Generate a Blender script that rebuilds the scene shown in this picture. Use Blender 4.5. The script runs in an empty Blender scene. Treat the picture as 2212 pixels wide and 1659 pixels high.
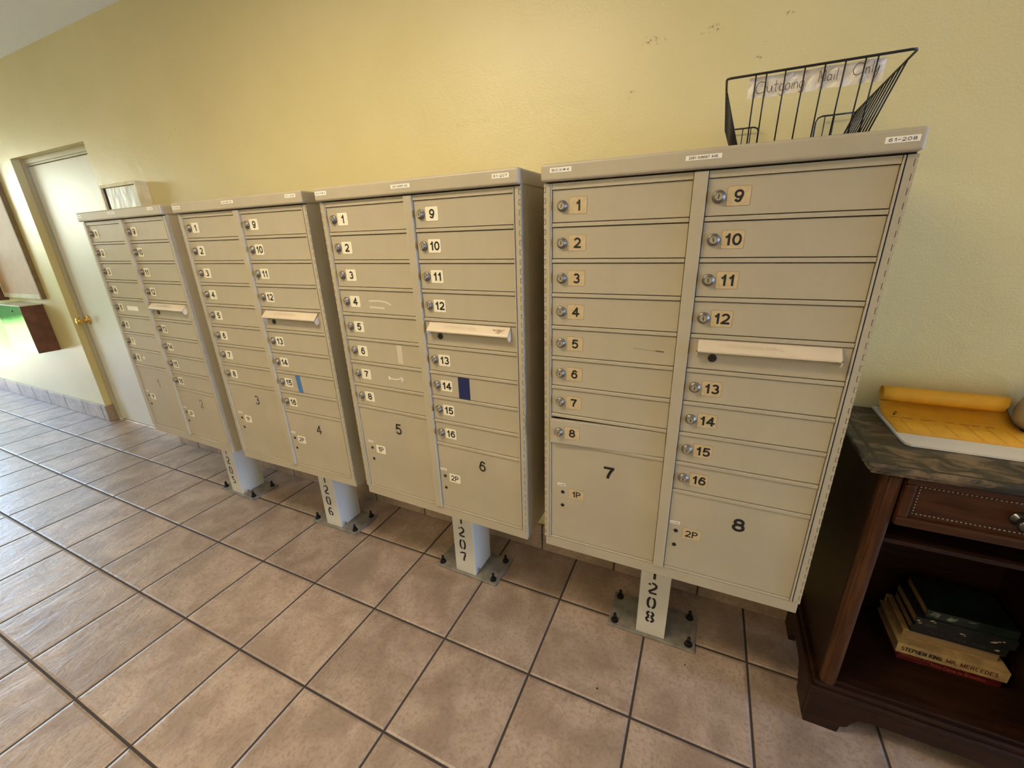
import bpy, bmesh, math, random
from mathutils import Matrix, Vector

SC = bpy.context.scene
COL = SC.collection
PI = math.pi

# ------------------------------------------------------------------ camera
cam_data = bpy.data.cameras.new('camera')
cam_data.sensor_fit = 'HORIZONTAL'
cam_data.sensor_width = 36.0
cam_data.lens = 897.5524 * 36.0 / 2212.0
cam_data.clip_start = 0.02
cam = bpy.data.objects.new('camera', cam_data)
COL.objects.link(cam)
_R = Matrix(((0.9071004543802431, -0.1164727713730616, 0.4044785027561232),
             (0.4199202938913196, 0.31641341793889305, -0.8506171264008592),
             (-0.028908691450573006, 0.941443913611908, 0.33592803556968814)))
cam.matrix_world = Matrix.Translation((0.4062, -1.0806, 1.4038)) @ _R.to_4x4()
SC.camera = cam

# ------------------------------------------------------------------ view, world, light
SC.view_settings.view_transform = 'Standard'
SC.view_settings.look = 'None'
SC.view_settings.gamma = 1.0
SC.view_settings.use_curve_mapping = False
SC.view_settings.exposure = 0.15
SC.cycles.use_denoising = True
SC.cycles.max_bounces = 10
SC.cycles.diffuse_bounces = 6
SC.cycles.sample_clamp_indirect = 8.0

world = bpy.data.worlds.new('World')
SC.world = world
world.use_nodes = True
wn = world.node_tree.nodes
wl = world.node_tree.links
wn.clear()
w_out = wn.new('ShaderNodeOutputWorld')
w_bg = wn.new('ShaderNodeBackground')
w_sky = wn.new('ShaderNodeTexSky')
w_sky.sky_type = 'NISHITA'
w_sky.sun_disc = False
w_sky.sun_elevation = math.radians(52)
w_sky.sun_rotation = math.radians(-20)
w_sky.air_density = 1.3
w_bg.inputs['Strength'].default_value = 3.2
wl.new(w_sky.outputs['Color'], w_bg.inputs['Color'])
wl.new(w_bg.outputs['Background'], w_out.inputs['Surface'])


def light(name, kind, loc, rot, energy, color, **kw):
    d = bpy.data.lights.new(name, kind)
    d.energy = energy
    d.color = color
    for k, v in kw.items():
        setattr(d, k, v)
    o = bpy.data.objects.new(name, d)
    o.location = loc
    o.rotation_euler = rot
    COL.objects.link(o)
    return o


# sun on the lawn outside the open end of the lobby
light('sun', 'SUN', (-14, -1, 9), (0, math.radians(-24), math.radians(8)), 13.0, (1, 0.95, 0.86), angle=0.009)
# the warm ceiling fixture above the boxes, then two added fill lights
LAMP = (-0.75, -0.92, 2.49)
FILL_B = (2.1, -1.25, 2.49)  # added fill that brightens the right wall, floor and table
FILL_C = (-1.2, -2.6, 2.49)  # added warm fill from the front, no known fixture
light('ceiling_tube_or_fill', 'AREA', (LAMP[0], LAMP[1], 2.452), (0, 0, 0), 27, (1.0, 0.82, 0.56),
      shape='RECTANGLE', size=1.15, size_y=0.26)
light('ceiling_tube_or_fill', 'AREA', (FILL_B[0], FILL_B[1], 2.452), (0, 0, 0), 6, (1.0, 0.62, 0.28),
      shape='RECTANGLE', size=1.15, size_y=0.26)
light('ceiling_tube_or_fill', 'AREA', (FILL_C[0], FILL_C[1], 2.452), (0, 0, 0), 22, (1.0, 0.79, 0.50),
      shape='RECTANGLE', size=1.15, size_y=0.26)
# daylight entering through the openings of the end walls of the lobby
light('daylight_left', 'AREA', (-7.46, -0.55, 1.2), (0, math.radians(-90), 0), 1, (1, 1, 1),
      shape='RECTANGLE', size=2.4, size_y=1.7).data.cycles.is_portal = True
light('daylight_right', 'AREA', (8.96, -0.75, 0.95), (0, math.radians(90), 0), 470, (0.24, 0.44, 1.0),
      shape='RECTANGLE', size=1.7, size_y=1.6)


# ------------------------------------------------------------------ materials
def new_mat(name):
    m = bpy.data.materials.new(name)
    m.use_nodes = True
    nt = m.node_tree
    b = nt.nodes['Principled BSDF']
    return m, nt, b


def N(nt, typ, **kw):
    n = nt.nodes.new(typ)
    for k, v in kw.items():
        if k.startswith('i_'):
            n.inputs[k[2:].replace('_', ' ')].default_value = v
        else:
            setattr(n, k, v)
    return n


def math_n(nt, op, a, b=None):
    n = nt.nodes.new('ShaderNodeMath')
    n.operation = op
    for i, v in enumerate((a, b)):
        if v is None:
            continue
        if isinstance(v, (int, float)):
            n.inputs[i].default_value = v
        else:
            nt.links.new(v, n.inputs[i])
    return n.outputs[0]


def mapr(nt, v, a, b, c=0.0, d=1.0, smooth=True):
    n = nt.nodes.new('ShaderNodeMapRange')
    if smooth:
        n.interpolation_type = 'SMOOTHSTEP'
    n.inputs['From Min'].default_value = a
    n.inputs['From Max'].default_value = b
    n.inputs['To Min'].default_value = c
    n.inputs['To Max'].default_value = d
    nt.links.new(v, n.inputs['Value'])
    return n.outputs['Result']


def mixc(nt, fac, a, b, blend='MIX'):
    n = nt.nodes.new('ShaderNodeMix')
    n.data_type = 'RGBA'
    n.blend_type = blend
    for i, v in (('Factor', fac), ('A', a), ('B', b)):
        s = [x for x in n.inputs if x.name == i and (x.type == 'RGBA' or i == 'Factor' and x.type == 'VALUE')][0]
        if isinstance(v, (int, float)):
            s.default_value = v
        elif isinstance(v, tuple):
            s.default_value = (*v, 1.0)
        else:
            nt.links.new(v, s)
    return [x for x in n.outputs if x.type == 'RGBA'][0]


def obj_coord(nt, scale=(1, 1, 1), loc=(0, 0, 0), rot=(0, 0, 0)):
    t = nt.nodes.new('ShaderNodeTexCoord')
    m = nt.nodes.new('ShaderNodeMapping')
    m.inputs['Scale'].default_value = scale
    m.inputs['Location'].default_value = loc
    m.inputs['Rotation'].default_value = rot
    nt.links.new(t.outputs['Object'], m.inputs['Vector'])
    return m.outputs['Vector']


def noise(nt, vec, scale, detail=3.0, rough=0.55, dist=0.0):
    n = nt.nodes.new('ShaderNodeTexNoise')
    n.inputs['Scale'].default_value = scale
    n.inputs['Detail'].default_value = detail
    n.inputs['Roughness'].default_value = rough
    n.inputs['Distortion'].default_value = dist
    nt.links.new(vec, n.inputs['Vector'])
    return n.outputs['Fac']


def bump(nt, bsdf, height, strength, dist, prev=None):
    n = nt.nodes.new('ShaderNodeBump')
    n.inputs['Strength'].default_value = strength
    n.inputs['Distance'].default_value = dist
    nt.links.new(height, n.inputs['Height'])
    if prev is not None:
        nt.links.new(prev, n.inputs['Normal'])
    nt.links.new(n.outputs['Normal'], bsdf.inputs['Normal'])
    return n.outputs['Normal']


def simple(name, col, rough=0.5, metal=0.0, spec=0.5, var=0.0, vscale=8.0, bscale=0.0, bstr=0.2, bdist=0.001, coat=0.0):
    m, nt, b = new_mat(name)
    b.inputs['Base Color'].default_value = (*col, 1)
    b.inputs['Roughness'].default_value = rough
    b.inputs['Metallic'].default_value = metal
    b.inputs['Specular IOR Level'].default_value = spec
    b.inputs['Coat Weight'].default_value = coat
    v = obj_coord(nt)
    if var > 0:
        f = noise(nt, v, vscale, 4)
        f = mapr(nt, f, 0.3, 0.7)
        lo = tuple(c * (1 - var) for c in col)
        hi = tuple(min(1, c * (1 + var)) for c in col)
        nt.links.new(mixc(nt, f, lo, hi), b.inputs['Base Color'])
    if bscale > 0:
        bump(nt, b, noise(nt, v, bscale, 3), bstr, bdist)
    return m


M = {}
M['paint'] = simple('mailbox_paint', (0.43, 0.375, 0.268), 0.42, var=0.05, vscale=5, bscale=420, bstr=0.12, bdist=0.0006)
M['hood_paint'] = simple('slot_hood_paint', (0.62, 0.52, 0.38), 0.42, var=0.05, vscale=9, bscale=300, bstr=0.1, bdist=0.0006)
M['plate_cream'] = simple('cream_number_plate', (0.80, 0.75, 0.58), 0.4, var=0.04, vscale=60)
M['plate_tan'] = simple('tan_number_plate', (0.54, 0.42, 0.24), 0.4, var=0.08, vscale=90)
M['plate_shadow_line'] = simple('plate_shadow_line', (0.20, 0.14, 0.08), 0.5)  # thin shadow around the number plates, put in as dark colour
M['black'] = simple('black_print', (0.008, 0.008, 0.009), 0.5)
M['white_label'] = simple('white_label_tape', (0.86, 0.83, 0.74), 0.35)
M['lock'] = simple('nickel_lock', (0.21, 0.195, 0.165), 0.40, metal=0.75, var=0.15, vscale=160)
M['lock_face'] = simple('nickel_lock_face', (0.40, 0.34, 0.24), 0.45, metal=0.5)
M['keyhole'] = simple('black_keyhole', (0.012, 0.012, 0.012), 0.35)
M['post'] = simple('pedestal_paint', (0.60, 0.57, 0.49), 0.45, var=0.04, vscale=7, bscale=260, bstr=0.1, bdist=0.0006)
M['base_plate'] = simple('galvanised_base_plate', (0.24, 0.22, 0.185), 0.5, metal=0.25, var=0.25, vscale=26)
M['bolt'] = simple('dark_bolt', (0.016, 0.014, 0.013), 0.45, metal=0.5)
M['navy_tape'] = simple('navy_tape', (0.008, 0.016, 0.10), 0.4)
M['blue_tape'] = simple('blue_tape', (0.05, 0.17, 0.40), 0.45)
M['old_tape'] = simple('old_clear_tape', (0.60, 0.53, 0.41), 0.3)
M['residue'] = simple('glue_residue', (0.62, 0.56, 0.44), 0.6)
M['emboss'] = simple('embossed_lettering', (0.56, 0.46, 0.33), 0.4)
M['pale_scuff'] = simple('pale_brown_scuff', (0.36, 0.27, 0.17), 0.6, var=0.4, vscale=160)
M['scuff'] = simple('dark_scuff', (0.10, 0.075, 0.05), 0.6)
M['wire'] = simple('black_wire', (0.012, 0.011, 0.010), 0.42, spec=0.4)
M['paper'] = simple('white_paper', (0.78, 0.74, 0.68), 0.6, var=0.08, vscale=26, bscale=22, bstr=0.6, bdist=0.004)
M['ink'] = simple('marker_ink', (0.085, 0.045, 0.022), 0.6)
M['door_white'] = simple('white_door_paint', (0.72, 0.70, 0.64), 0.38, var=0.03, vscale=3)
M['door_frame'] = simple('door_frame_paint', (0.50, 0.46, 0.34), 0.4)
M['brass'] = simple('polished_brass', (0.78, 0.50, 0.14), 0.16, metal=1.0)
M['steel'] = simple('stainless_steel', (0.72, 0.73, 0.70), 0.10, metal=1.0, bscale=9, bstr=0.08, bdist=0.004)
M['brown_paint'] = simple('brown_painted_wood', (0.17, 0.072, 0.052), 0.45, var=0.25, vscale=12, bscale=60, bstr=0.2)
M['board_tan'] = simple('tan_board', (0.56, 0.37, 0.22), 0.6, var=0.06, vscale=14)
M['board_edge'] = simple('cream_board_trim', (0.66, 0.61, 0.42), 0.5, var=0.08, vscale=20)
M['board_side_shade'] = simple('shaded_board_edge', (0.26, 0.18, 0.085), 0.6, var=0.15, vscale=20)  # side face turned from the light, its shade put into the colour
M['cream_frame'] = simple('cream_painted_frame', (0.80, 0.70, 0.46), 0.5, var=0.12, vscale=16)
M['frame_black'] = simple('black_backing', (0.01, 0.01, 0.012), 0.5)
M['notice'] = simple('glossy_notice_paper', (0.72, 0.75, 0.75), 0.25, var=0.08, vscale=24, bscale=14, bstr=0.5, bdist=0.006)
M['ceiling'] = simple('ceiling_plaster', (0.84, 0.86, 0.84), 0.8, bscale=90, bstr=0.4, bdist=0.003)
M['room_wall'] = simple('plain_yellow_wall', (0.72, 0.60, 0.30), 0.6)
M['lamp_metal'] = simple('lamp_housing', (0.8, 0.8, 0.78), 0.4)
M['pavement'] = simple('pale_pavement', (0.62, 0.60, 0.55), 0.8, var=0.08, vscale=3)
M['lawn'] = simple('lawn_grass', (0.085, 0.20, 0.015), 0.9, var=0.3, vscale=2)
M['hedge'] = simple('hedge_leaves', (0.035, 0.085, 0.02), 0.9, var=0.5, vscale=5)
M['yellow_sheet'] = simple('manila_sheet', (0.76, 0.375, 0.016), 0.6, var=0.05, vscale=30)
M['sheet_line'] = simple('printed_line', (0.34, 0.16, 0.02), 0.6)
M['pad_white'] = simple('white_pad', (0.74, 0.68, 0.54), 0.5)
M['clip_steel'] = simple('dark_clip', (0.05, 0.05, 0.06), 0.3, metal=0.8)
M['jug'] = simple('beige_glaze', (0.36, 0.30, 0.16), 0.35, var=0.05, vscale=20)
M['jug_foot'] = simple('dark_glaze', (0.02, 0.017, 0.014), 0.35)
M['knob'] = simple('dark_pewter', (0.10, 0.09, 0.085), 0.25, metal=0.9)
M['bead'] = simple('bright_nail_bead', (0.26, 0.20, 0.15), 0.30, metal=0.8)


def wood(name, c0, c1, rough=0.38, scale=(2.0, 22.0, 22.0)):
    m, nt, b = new_mat(name)
    v = obj_coord(nt, scale)
    f = noise(nt, v, 3.0, 5, 0.6, 0.6)
    nt.links.new(mixc(nt, mapr(nt, f, 0.3, 0.7), c0, c1), b.inputs['Base Color'])
    b.inputs['Roughness'].default_value = rough
    b.inputs['Specular IOR Level'].default_value = 0.22
    bump(nt, b, f, 0.12, 0.002)
    return m


M['mahogany'] = wood('dark_mahogany', (0.014, 0.0048, 0.0022), (0.030, 0.011, 0.0045), rough=0.42)
M['mahogany_z'] = wood('mahogany_post', (0.042, 0.014, 0.005), (0.090, 0.035, 0.011), scale=(24.0, 24.0, 2.0))
M['drawer_wood'] = wood('mahogany_drawer', (0.034, 0.0105, 0.0035), (0.068, 0.024, 0.007))

# marble-look laminate of the table top
m, nt, b = new_mat('marbled_top')
v = obj_coord(nt, (6.0, 9.0, 9.0))
f1 = noise(nt, v, 2.6, 9, 0.68, 0.9)
f2 = noise(nt, v, 7.0, 5, 0.6, 0.4)
c = mixc(nt, mapr(nt, f1, 0.42, 0.66), (0.022, 0.017, 0.010), (0.19, 0.125, 0.065))
c = mixc(nt, mapr(nt, f2, 0.55, 0.75, 0, 0.6), c, (0.06, 0.045, 0.025))
nt.links.new(c, b.inputs['Base Color'])
b.inputs['Roughness'].default_value = 0.42
M['marble'] = m
M['dark_inlay'] = simple('dark_inlay', (0.015, 0.012, 0.009), 0.4)

# page block with fine layers
m, nt, b = new_mat('page_block')
v = obj_coord(nt, (3.0, 3.0, 900.0))
f1 = noise(nt, v, 1.0, 2)
nt.links.new(mixc(nt, f1, (0.20, 0.13, 0.06), (0.36, 0.24, 0.12)), b.inputs['Base Color'])
b.inputs['Roughness'].default_value = 0.8
M['pages'] = m


def tile_mat(name, size, grout=0.0076, floor=True):
    m, nt, b = new_mat(name)
    t = nt.nodes.new('ShaderNodeTexCoord')
    sep = nt.nodes.new('ShaderNodeSeparateXYZ')
    nt.links.new(t.outputs['Object'], sep.inputs[0])
    xs = math_n(nt, 'DIVIDE', sep.outputs['X'], size)
    fx = math_n(nt, 'FRACT', xs)
    ex = math_n(nt, 'MINIMUM', fx, math_n(nt, 'SUBTRACT', 1.0, fx))
    cell = [math_n(nt, 'FLOOR', xs)]
    if floor:
        ys = math_n(nt, 'DIVIDE', sep.outputs['Y'], size)
        fy = math_n(nt, 'FRACT', ys)
        ey = math_n(nt, 'MINIMUM', fy, math_n(nt, 'SUBTRACT', 1.0, fy))
        edge = math_n(nt, 'MINIMUM', ex, ey)
        cell.append(math_n(nt, 'FLOOR', ys))
    else:
        edge = ex
    g = grout / size / 2
    tile = mapr(nt, edge, g * 0.75, g * 1.25)
    cv = nt.nodes.new('ShaderNodeCombineXYZ')
    for i, cc in enumerate(cell):
        nt.links.new(cc, cv.inputs[i])
    wn_ = nt.nodes.new('ShaderNodeTexWhiteNoise')
    nt.links.new(cv.outputs[0], wn_.inputs['Vector'])
    # every tile gets its own piece of the stone pattern
    off = nt.nodes.new('ShaderNodeVectorMath')
    off.operation = 'SCALE'
    nt.links.new(wn_.outputs['Color'], off.inputs[0])
    off.inputs['Scale'].default_value = 7.0
    add = nt.nodes.new('ShaderNodeVectorMath')
    add.operation = 'ADD'
    nt.links.new(t.outputs['Object'], add.inputs[0])
    nt.links.new(off.outputs[0], add.inputs[1])
    mp = nt.nodes.new('ShaderNodeMapping')
    mp.inputs['Scale'].default_value = (1.0, 0.85, 1.0)
    mp.inputs['Rotation'].default_value = (0, 0, math.radians(-16))
    nt.links.new(add.outputs[0], mp.inputs['Vector'])
    vv = mp.outputs['Vector']
    n1 = noise(nt, vv, 7.0, 6, 0.6, 0.4)
    n2 = noise(nt, add.outputs[0], 95.0, 6, 0.7)
    c = mixc(nt, mapr(nt, n1, 0.32, 0.68), (0.29, 0.205, 0.148), (0.46, 0.345, 0.262))
    c = mixc(nt, mapr(nt, n2, 0.45, 0.70, 0, 0.65), c, (0.20, 0.13, 0.085))
    tint = mapr(nt, wn_.outputs['Value'], 0, 1, 0.90, 1.08, smooth=False)
    hv = nt.nodes.new('ShaderNodeHueSaturation')
    nt.links.new(c, hv.inputs['Color'])
    nt.links.new(tint, hv.inputs['Value'])
    c = mixc(nt, tile, (0.030, 0.018, 0.011), hv.outputs['Color'])
    nt.links.new(c, b.inputs['Base Color'])
    r = mapr(nt, tile, 0, 1, 0.85, 0.40)
    b.inputs['Specular IOR Level'].default_value = 0.8
    nt.links.new(r, b.inputs['Roughness'])
    # slate relief + cushioned tile edge
    mp2 = nt.nodes.new('ShaderNodeMapping')
    mp2.inputs['Scale'].default_value = (1.0, 0.50, 1.0)
    mp2.inputs['Rotation'].default_value = (0, 0, math.radians(-24))
    nt.links.new(add.outputs[0], mp2.inputs['Vector'])
    rl = noise(nt, mp2.outputs['Vector'], 12.0, 6, 0.58, 1.2)
    cushion = mapr(nt, edge, g * 0.6, g * 3.2)
    h = math_n(nt, 'ADD', math_n(nt, 'MULTIPLY', rl, 0.9), math_n(nt, 'MULTIPLY', cushion, 0.55))
    bump(nt, b, h, 0.75, 0.006)
    return m


TS = 0.33630928
M['floor_tile'] = tile_mat('slate_look_floor_tile', TS)
M['base_tile'] = tile_mat('baseboard_tile', TS, grout=0.006, floor=False)

# yellow semi-gloss wall paint with roller texture, trowel marks and a few brown smears
m, nt, b = new_mat('yellow_wall_paint')
v = obj_coord(nt)
f1 = noise(nt, v, 1.3, 3)
c = mixc(nt, mapr(nt, f1, 0.3, 0.7), (0.71, 0.61, 0.305), (0.77, 0.67, 0.355))
sp = nt.nodes.new('ShaderNodeSeparateXYZ')
nt.links.new(v, sp.inputs[0])
blot = noise(nt, v, 95.0, 5, 0.7)
blot2 = noise(nt, v, 28.0, 3, 0.6)
for (sx, sz, rx, rz, th) in ((0.162, 1.922, 0.022, 0.010, .52), (0.200, 1.918, 0.026, 0.008, .54), (0.326, 1.920, 0.028, 0.009, .52), (0.516, 1.918, 0.016, 0.005, .52),
                             (0.125, 1.795, 0.012, 0.010, .53), (0.4545, 1.836, 0.010, 0.006, .52), (0.458, 1.870, 0.007, 0.006, .52),
                             (-0.404, 1.789, 0.022, 0.006, .54), (-0.49, 1.786, 0.05, 0.010, .57), (-3.3, 2.12, 0.05, 0.03, .57), (-2.2, 1.95, 0.06, 0.02, .58)):
    dx = math_n(nt, 'DIVIDE', math_n(nt, 'SUBTRACT', sp.outputs['X'], sx), rx)
    dz = math_n(nt, 'DIVIDE', math_n(nt, 'SUBTRACT', sp.outputs['Z'], sz), rz)
    d2 = math_n(nt, 'ADD', math_n(nt, 'MULTIPLY', dx, dx), math_n(nt, 'MULTIPLY', dz, dz))
    mk = mapr(nt, d2, 0.0, 2.2, 1.0, 0.0)
    mk = math_n(nt, 'MULTIPLY', mk, mapr(nt, blot, th, th + 0.12))
    mk = math_n(nt, 'MULTIPLY', mk, 0.85)
    c = mixc(nt, mk, c, (0.19, 0.10, 0.035))
nt.links.new(c, b.inputs['Base Color'])
b.inputs['Roughness'].default_value = 0.36
h1 = noise(nt, v, 170.0, 3, 0.5)
h2 = noise(nt, v, 9.0, 4, 0.55, 0.8)
hh = math_n(nt, 'ADD', math_n(nt, 'MULTIPLY', h1, 0.13), math_n(nt, 'MULTIPLY', h2, 0.50))
bump(nt, b, hh, 0.40, 0.011)
M['wall'] = m


# ------------------------------------------------------------------ mesh helpers
def _arc(cx, cy, rx, ry, a0, a1, n=None):
    n = n or max(4, int(abs(a1 - a0) / 18))
    return [(cx + rx * math.cos(math.radians(a0 + (a1 - a0) * k / n)), cy + ry * math.sin(math.radians(a0 + (a1 - a0) * k / n))) for k in range(n + 1)]


_six = [_arc(.5, .31, .48, .31, 0, 360), _arc(.54, .72, .42, .28, 18, 120) + [(.12, .62), (.04, .46), (.02, .31)]]
SG = {  # letter and numeral strokes in a unit box: (width ratio, strokes)
    '0': (.56, [_arc(.5, .5, .5, .5, 0, 360)]),
    '1': (.34, [[(.85, 0), (.85, 1)], [(.85, .97), (.5, .80), (.05, .70)]]),
    '2': (.56, [_arc(.49, .70, .47, .30, 165, -28) + [(.62, .34), (.2, .14), (.03, 0)], [(.0, 0), (1, 0)]]),
    '3': (.55, [_arc(.47, .75, .42, .25, 155, -90), _arc(.47, .26, .50, .26, 90, -158)]),
    '4': (.62, [[(.70, 0), (.70, 1)], [(.70, .98), (0, .28)], [(0, .28), (1, .28)]]),
    '5': (.56, [[(.92, 1), (.20, 1)], [(.20, 1), (.08, .50)], _arc(.47, .32, .51, .32, 142, -155)]),
    '6': (.56, _six),
    '7': (.54, [[(0, 1), (1, 1)], [(.97, .98), (.66, .62), (.46, .28), (.38, 0)]]),
    '8': (.56, [_arc(.5, .76, .41, .24, 0, 360), _arc(.5, .27, .5, .27, 0, 360)]),
    '9': (.56, [[(1 - a, 1 - b_) for a, b_ in st] for st in _six]),
    'A': (.68, [[(0, 0), (.5, 1)], [(.5, 1), (1, 0)], [(.2, .34), (.8, .34)]]),
    'B': (.60, [[(0, 0), (0, 1)], [(0, 1), (.5, 1)] + _arc(.52, .76, .38, .24, 90, -90) + [(0, .52)], [(.5, .52)] + _arc(.52, .26, .48, .26, 90, -90) + [(0, 0)]]),
    'C': (.66, [_arc(.52, .5, .52, .5, 48, 312)]),
    'D': (.62, [[(0, 0), (0, 1)], [(0, 1), (.4, 1)] + _arc(.42, .5, .58, .5, 90, -90) + [(0, 0)]]),
    'E': (.54, [[(0, 0), (0, 1)], [(0, 1), (1, 1)], [(0, .52), (.88, .52)], [(0, 0), (1, 0)]]),
    'G': (.68, [_arc(.52, .5, .52, .5, 48, 340), [(.58, .44), (1, .44)], [(1, .44), (1, .1)]]),
    'H': (.60, [[(0, 0), (0, 1)], [(1, 0), (1, 1)], [(0, .52), (1, .52)]]),
    'I': (.0, [[(0, 0), (0, 1)]]),
    'K': (.60, [[(0, 0), (0, 1)], [(1, 1), (0, .40)], [(.36, .62), (1, 0)]]),
    'L': (.50, [[(0, 0), (0, 1)], [(0, 0), (1, 0)]]),
    'M': (.76, [[(0, 0), (0, 1)], [(0, 1), (.5, .1)], [(.5, .1), (1, 1)], [(1, 1), (1, 0)]]),
    'N': (.60, [[(0, 0), (0, 1)], [(0, 1), (1, 0)], [(1, 0), (1, 1)]]),
    'O': (.70, [_arc(.5, .5, .5, .5, 0, 360)]),
    'P': (.56, [[(0, 0), (0, 1)], [(0, 1), (.5, 1)] + _arc(.52, .74, .46, .26, 90, -90) + [(0, .48)]]),
    'R': (.60, [[(0, 0), (0, 1)], [(0, 1), (.5, 1)] + _arc(.52, .74, .42, .26, 90, -90) + [(0, .48)], [(.5, .48), (1, 0)]]),
    'S': (.58, [_arc(.5, .75, .44, .25, 28, 262) + _arc(.5, .26, .48, .26, 82, -152)]),
    'T': (.58, [[(0, 1), (1, 1)], [(.5, 1), (.5, 0)]]),
    'U': (.60, [[(0, 1), (0, .3)] + _arc(.5, .3, .5, .3, 180, 360) + [(1, 1)]]),
    'V': (.66, [[(0, 1), (.5, 0)], [(.5, 0), (1, 1)]]),
    'W': (.90, [[(0, 1), (.25, 0)], [(.25, 0), (.5, .8)], [(.5, .8), (.75, 0)], [(.75, 0), (1, 1)]]),
    'X': (.62, [[(0, 0), (1, 1)], [(0, 1), (1, 0)]]),
    '#': (.66, [[(.25, 0), (.4, 1)], [(.65, 0), (.8, 1)], [(.05, .66), (1, .66)], [(0, .34), (.95, .34)]]),
    '-': (.36, [[(0, .46), (1, .46)]]),
    '.': (.0, [[(0, -.04), (0, .06)]]),
    ' ': (.22, []),
}


def stroke_text(s, h, t, width=None, gap=0.16):
    """stroked lettering: list of (points, stroke width), centred on the origin, total height h, stroke t*h"""
    x = 0.0
    raw = []
    for ch in s:
        w, st = SG[ch]
        for q in st:
            raw.append([(x + t / 2 + px * w, t / 2 + pz * (1 - t)) for px, pz in q])
        x += w + t + gap
    tot = x - gap
    kx = (width / tot) if width else h
    return [[((px - tot / 2) * kx, (pz - 0.5) * h) for px, pz in q] for q in raw], t * h


class MB:
    def __init__(self):
        self.bm = bmesh.new()

    def _mi(self, faces, mi):
        for f in faces:
            f.material_index = mi

    def box(self, x0, x1, y0, y1, z0, z1, mi=0, bev=0.0, seg=2):
        mat = Matrix.Translation(((x0 + x1) / 2, (y0 + y1) / 2, (z0 + z1) / 2)) @ Matrix.Diagonal((abs(x1 - x0), abs(y1 - y0), abs(z1 - z0), 1))
        g = bmesh.ops.create_cube(self.bm, size=1.0, matrix=mat)
        vs = g['verts']
        fs = list({f for v in vs for f in v.link_faces})
        self._mi(fs, mi)
        if bev > 0:
            es = list({e for v in vs for e in v.link_edges})
            r = bmesh.ops.bevel(self.bm, geom=es, offset=bev, segments=seg, profile=0.5, affect='EDGES')
            self._mi(r['faces'], mi)
        return self

    def poly(self, pts, mi=0):
        f = self.bm.faces.new([self.bm.verts.new(p) for p in pts])
        f.material_index = mi
        return self

    def prism(self, pts, axis, a, b, mi=0):
        """pts: 2-D outline; extruded along axis ('x','y','z') from a to b"""
        def P(p, t):
            return {'x': (t, p[0], p[1]), 'y': (p[0], t, p[1]), 'z': (p[0], p[1], t)}[axis]
        A = [self.bm.verts.new(P(p, a)) for p in pts]
        Bv = [self.bm.verts.new(P(p, b)) for p in pts]
        n = len(pts)
        fs = [self.bm.faces.new(A), self.bm.faces.new(Bv[::-1])]
        for i in range(n):
            fs.append(self.bm.faces.new((A[i], Bv[i], Bv[(i + 1) % n], A[(i + 1) % n])))
        self._mi(fs, mi)
        return self

    def lathe(self, prof, c, axis='z', seg=24, mi=0, mis=None, smooth=True):
        """prof: list of (radius, t) along the axis through c; closed with caps"""
        rings = []
        for r, t in prof:
            ring = []
            for k in range(seg):
                a = 2 * PI * k / seg
                u, w = r * math.cos(a), r * math.sin(a)
                p = {'z': (c[0] + u, c[1] + w, c[2] + t), 'y': (c[0] + u, c[1] + t, c[2] + w), 'x': (c[0] + t, c[1] + u, c[2] + w)}[axis]
                ring.append(self.bm.verts.new(p))
            rings.append(ring)
        for i in range(len(rings) - 1):
            for k in range(seg):
                f = self.bm.faces.new((rings[i][k], rings[i][(k + 1) % seg], rings[i + 1][(k + 1) % seg], rings[i + 1][k]))
                f.material_index = mis[i] if mis else mi
                f.smooth = smooth
        f = self.bm.faces.new(rings[0]); f.material_index = mis[0] if mis else mi
        f = self.bm.faces.new(rings[-1]); f.material_index = mis[-1] if mis else mi
        return self

    def tube(self, pts, r, seg=6, mi=0, closed=False):
        P = [Vector(p) for p in pts]
        n = len(P)
        rings = []
        for i in range(n):
            if closed:
                d = P[(i + 1) % n] - P[i - 1]
            else:
                d = P[min(i + 1, n - 1)] - P[max(i - 1, 0)]
            d.normalize()
            ref = Vector((0, 0, 1)) if abs(d.z) < 0.9 else Vector((0, 1, 0))
            u = d.cross(ref).normalized()
            w = d.cross(u).normalized()
            rings.append([self.bm.verts.new(P[i] + (u * math.cos(2 * PI * k / seg) + w * math.sin(2 * PI * k / seg)) * r) for k in range(seg)])
        m_ = n if closed else n - 1
        for i in range(m_):
            a, b_ = rings[i], rings[(i + 1) % n]
            for k in range(seg):
                f = self.bm.faces.new((a[k], a[(k + 1) % seg], b_[(k + 1) % seg], b_[k]))
                f.material_index = mi
                f.smooth = True
        if not closed:
            for rg in (rings[0], rings[-1]):
                f = self.bm.faces.new(rg)
                f.material_index = mi
        return self

    def ball(self, c, r, mi=0, seg=10):
        g = bmesh.ops.create_uvsphere(self.bm, u_segments=seg, v_segments=max(5, seg // 2), radius=r, matrix=Matrix.Translation(c))
        fs = {f for v in g['verts'] for f in v.link_faces}
        for f in fs:
            f.material_index = mi
            f.smooth = True
        return self

    def ribbon(self, pts, w, y, mi=0, zscale=1.0):
        """flat pen stroke in the x-z plane at depth y"""
        n = len(pts)
        L, Rr = [], []
        for i in range(n):
            a = pts[max(i - 1, 0)]
            b_ = pts[min(i + 1, n - 1)]
            dx, dz = b_[0] - a[0], b_[1] - a[1]
            q = math.hypot(dx, dz) or 1e-9
            nx, nz = -dz / q * w / 2, dx / q * w / 2
            L.append(self.bm.verts.new((pts[i][0] + nx, y, pts[i][1] + nz)))
            Rr.append(self.bm.verts.new((pts[i][0] - nx, y, pts[i][1] - nz)))
        for i in range(n - 1):
            f = self.bm.faces.new((L[i], Rr[i], Rr[i + 1], L[i + 1]))
            f.material_index = mi
        return self

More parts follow.
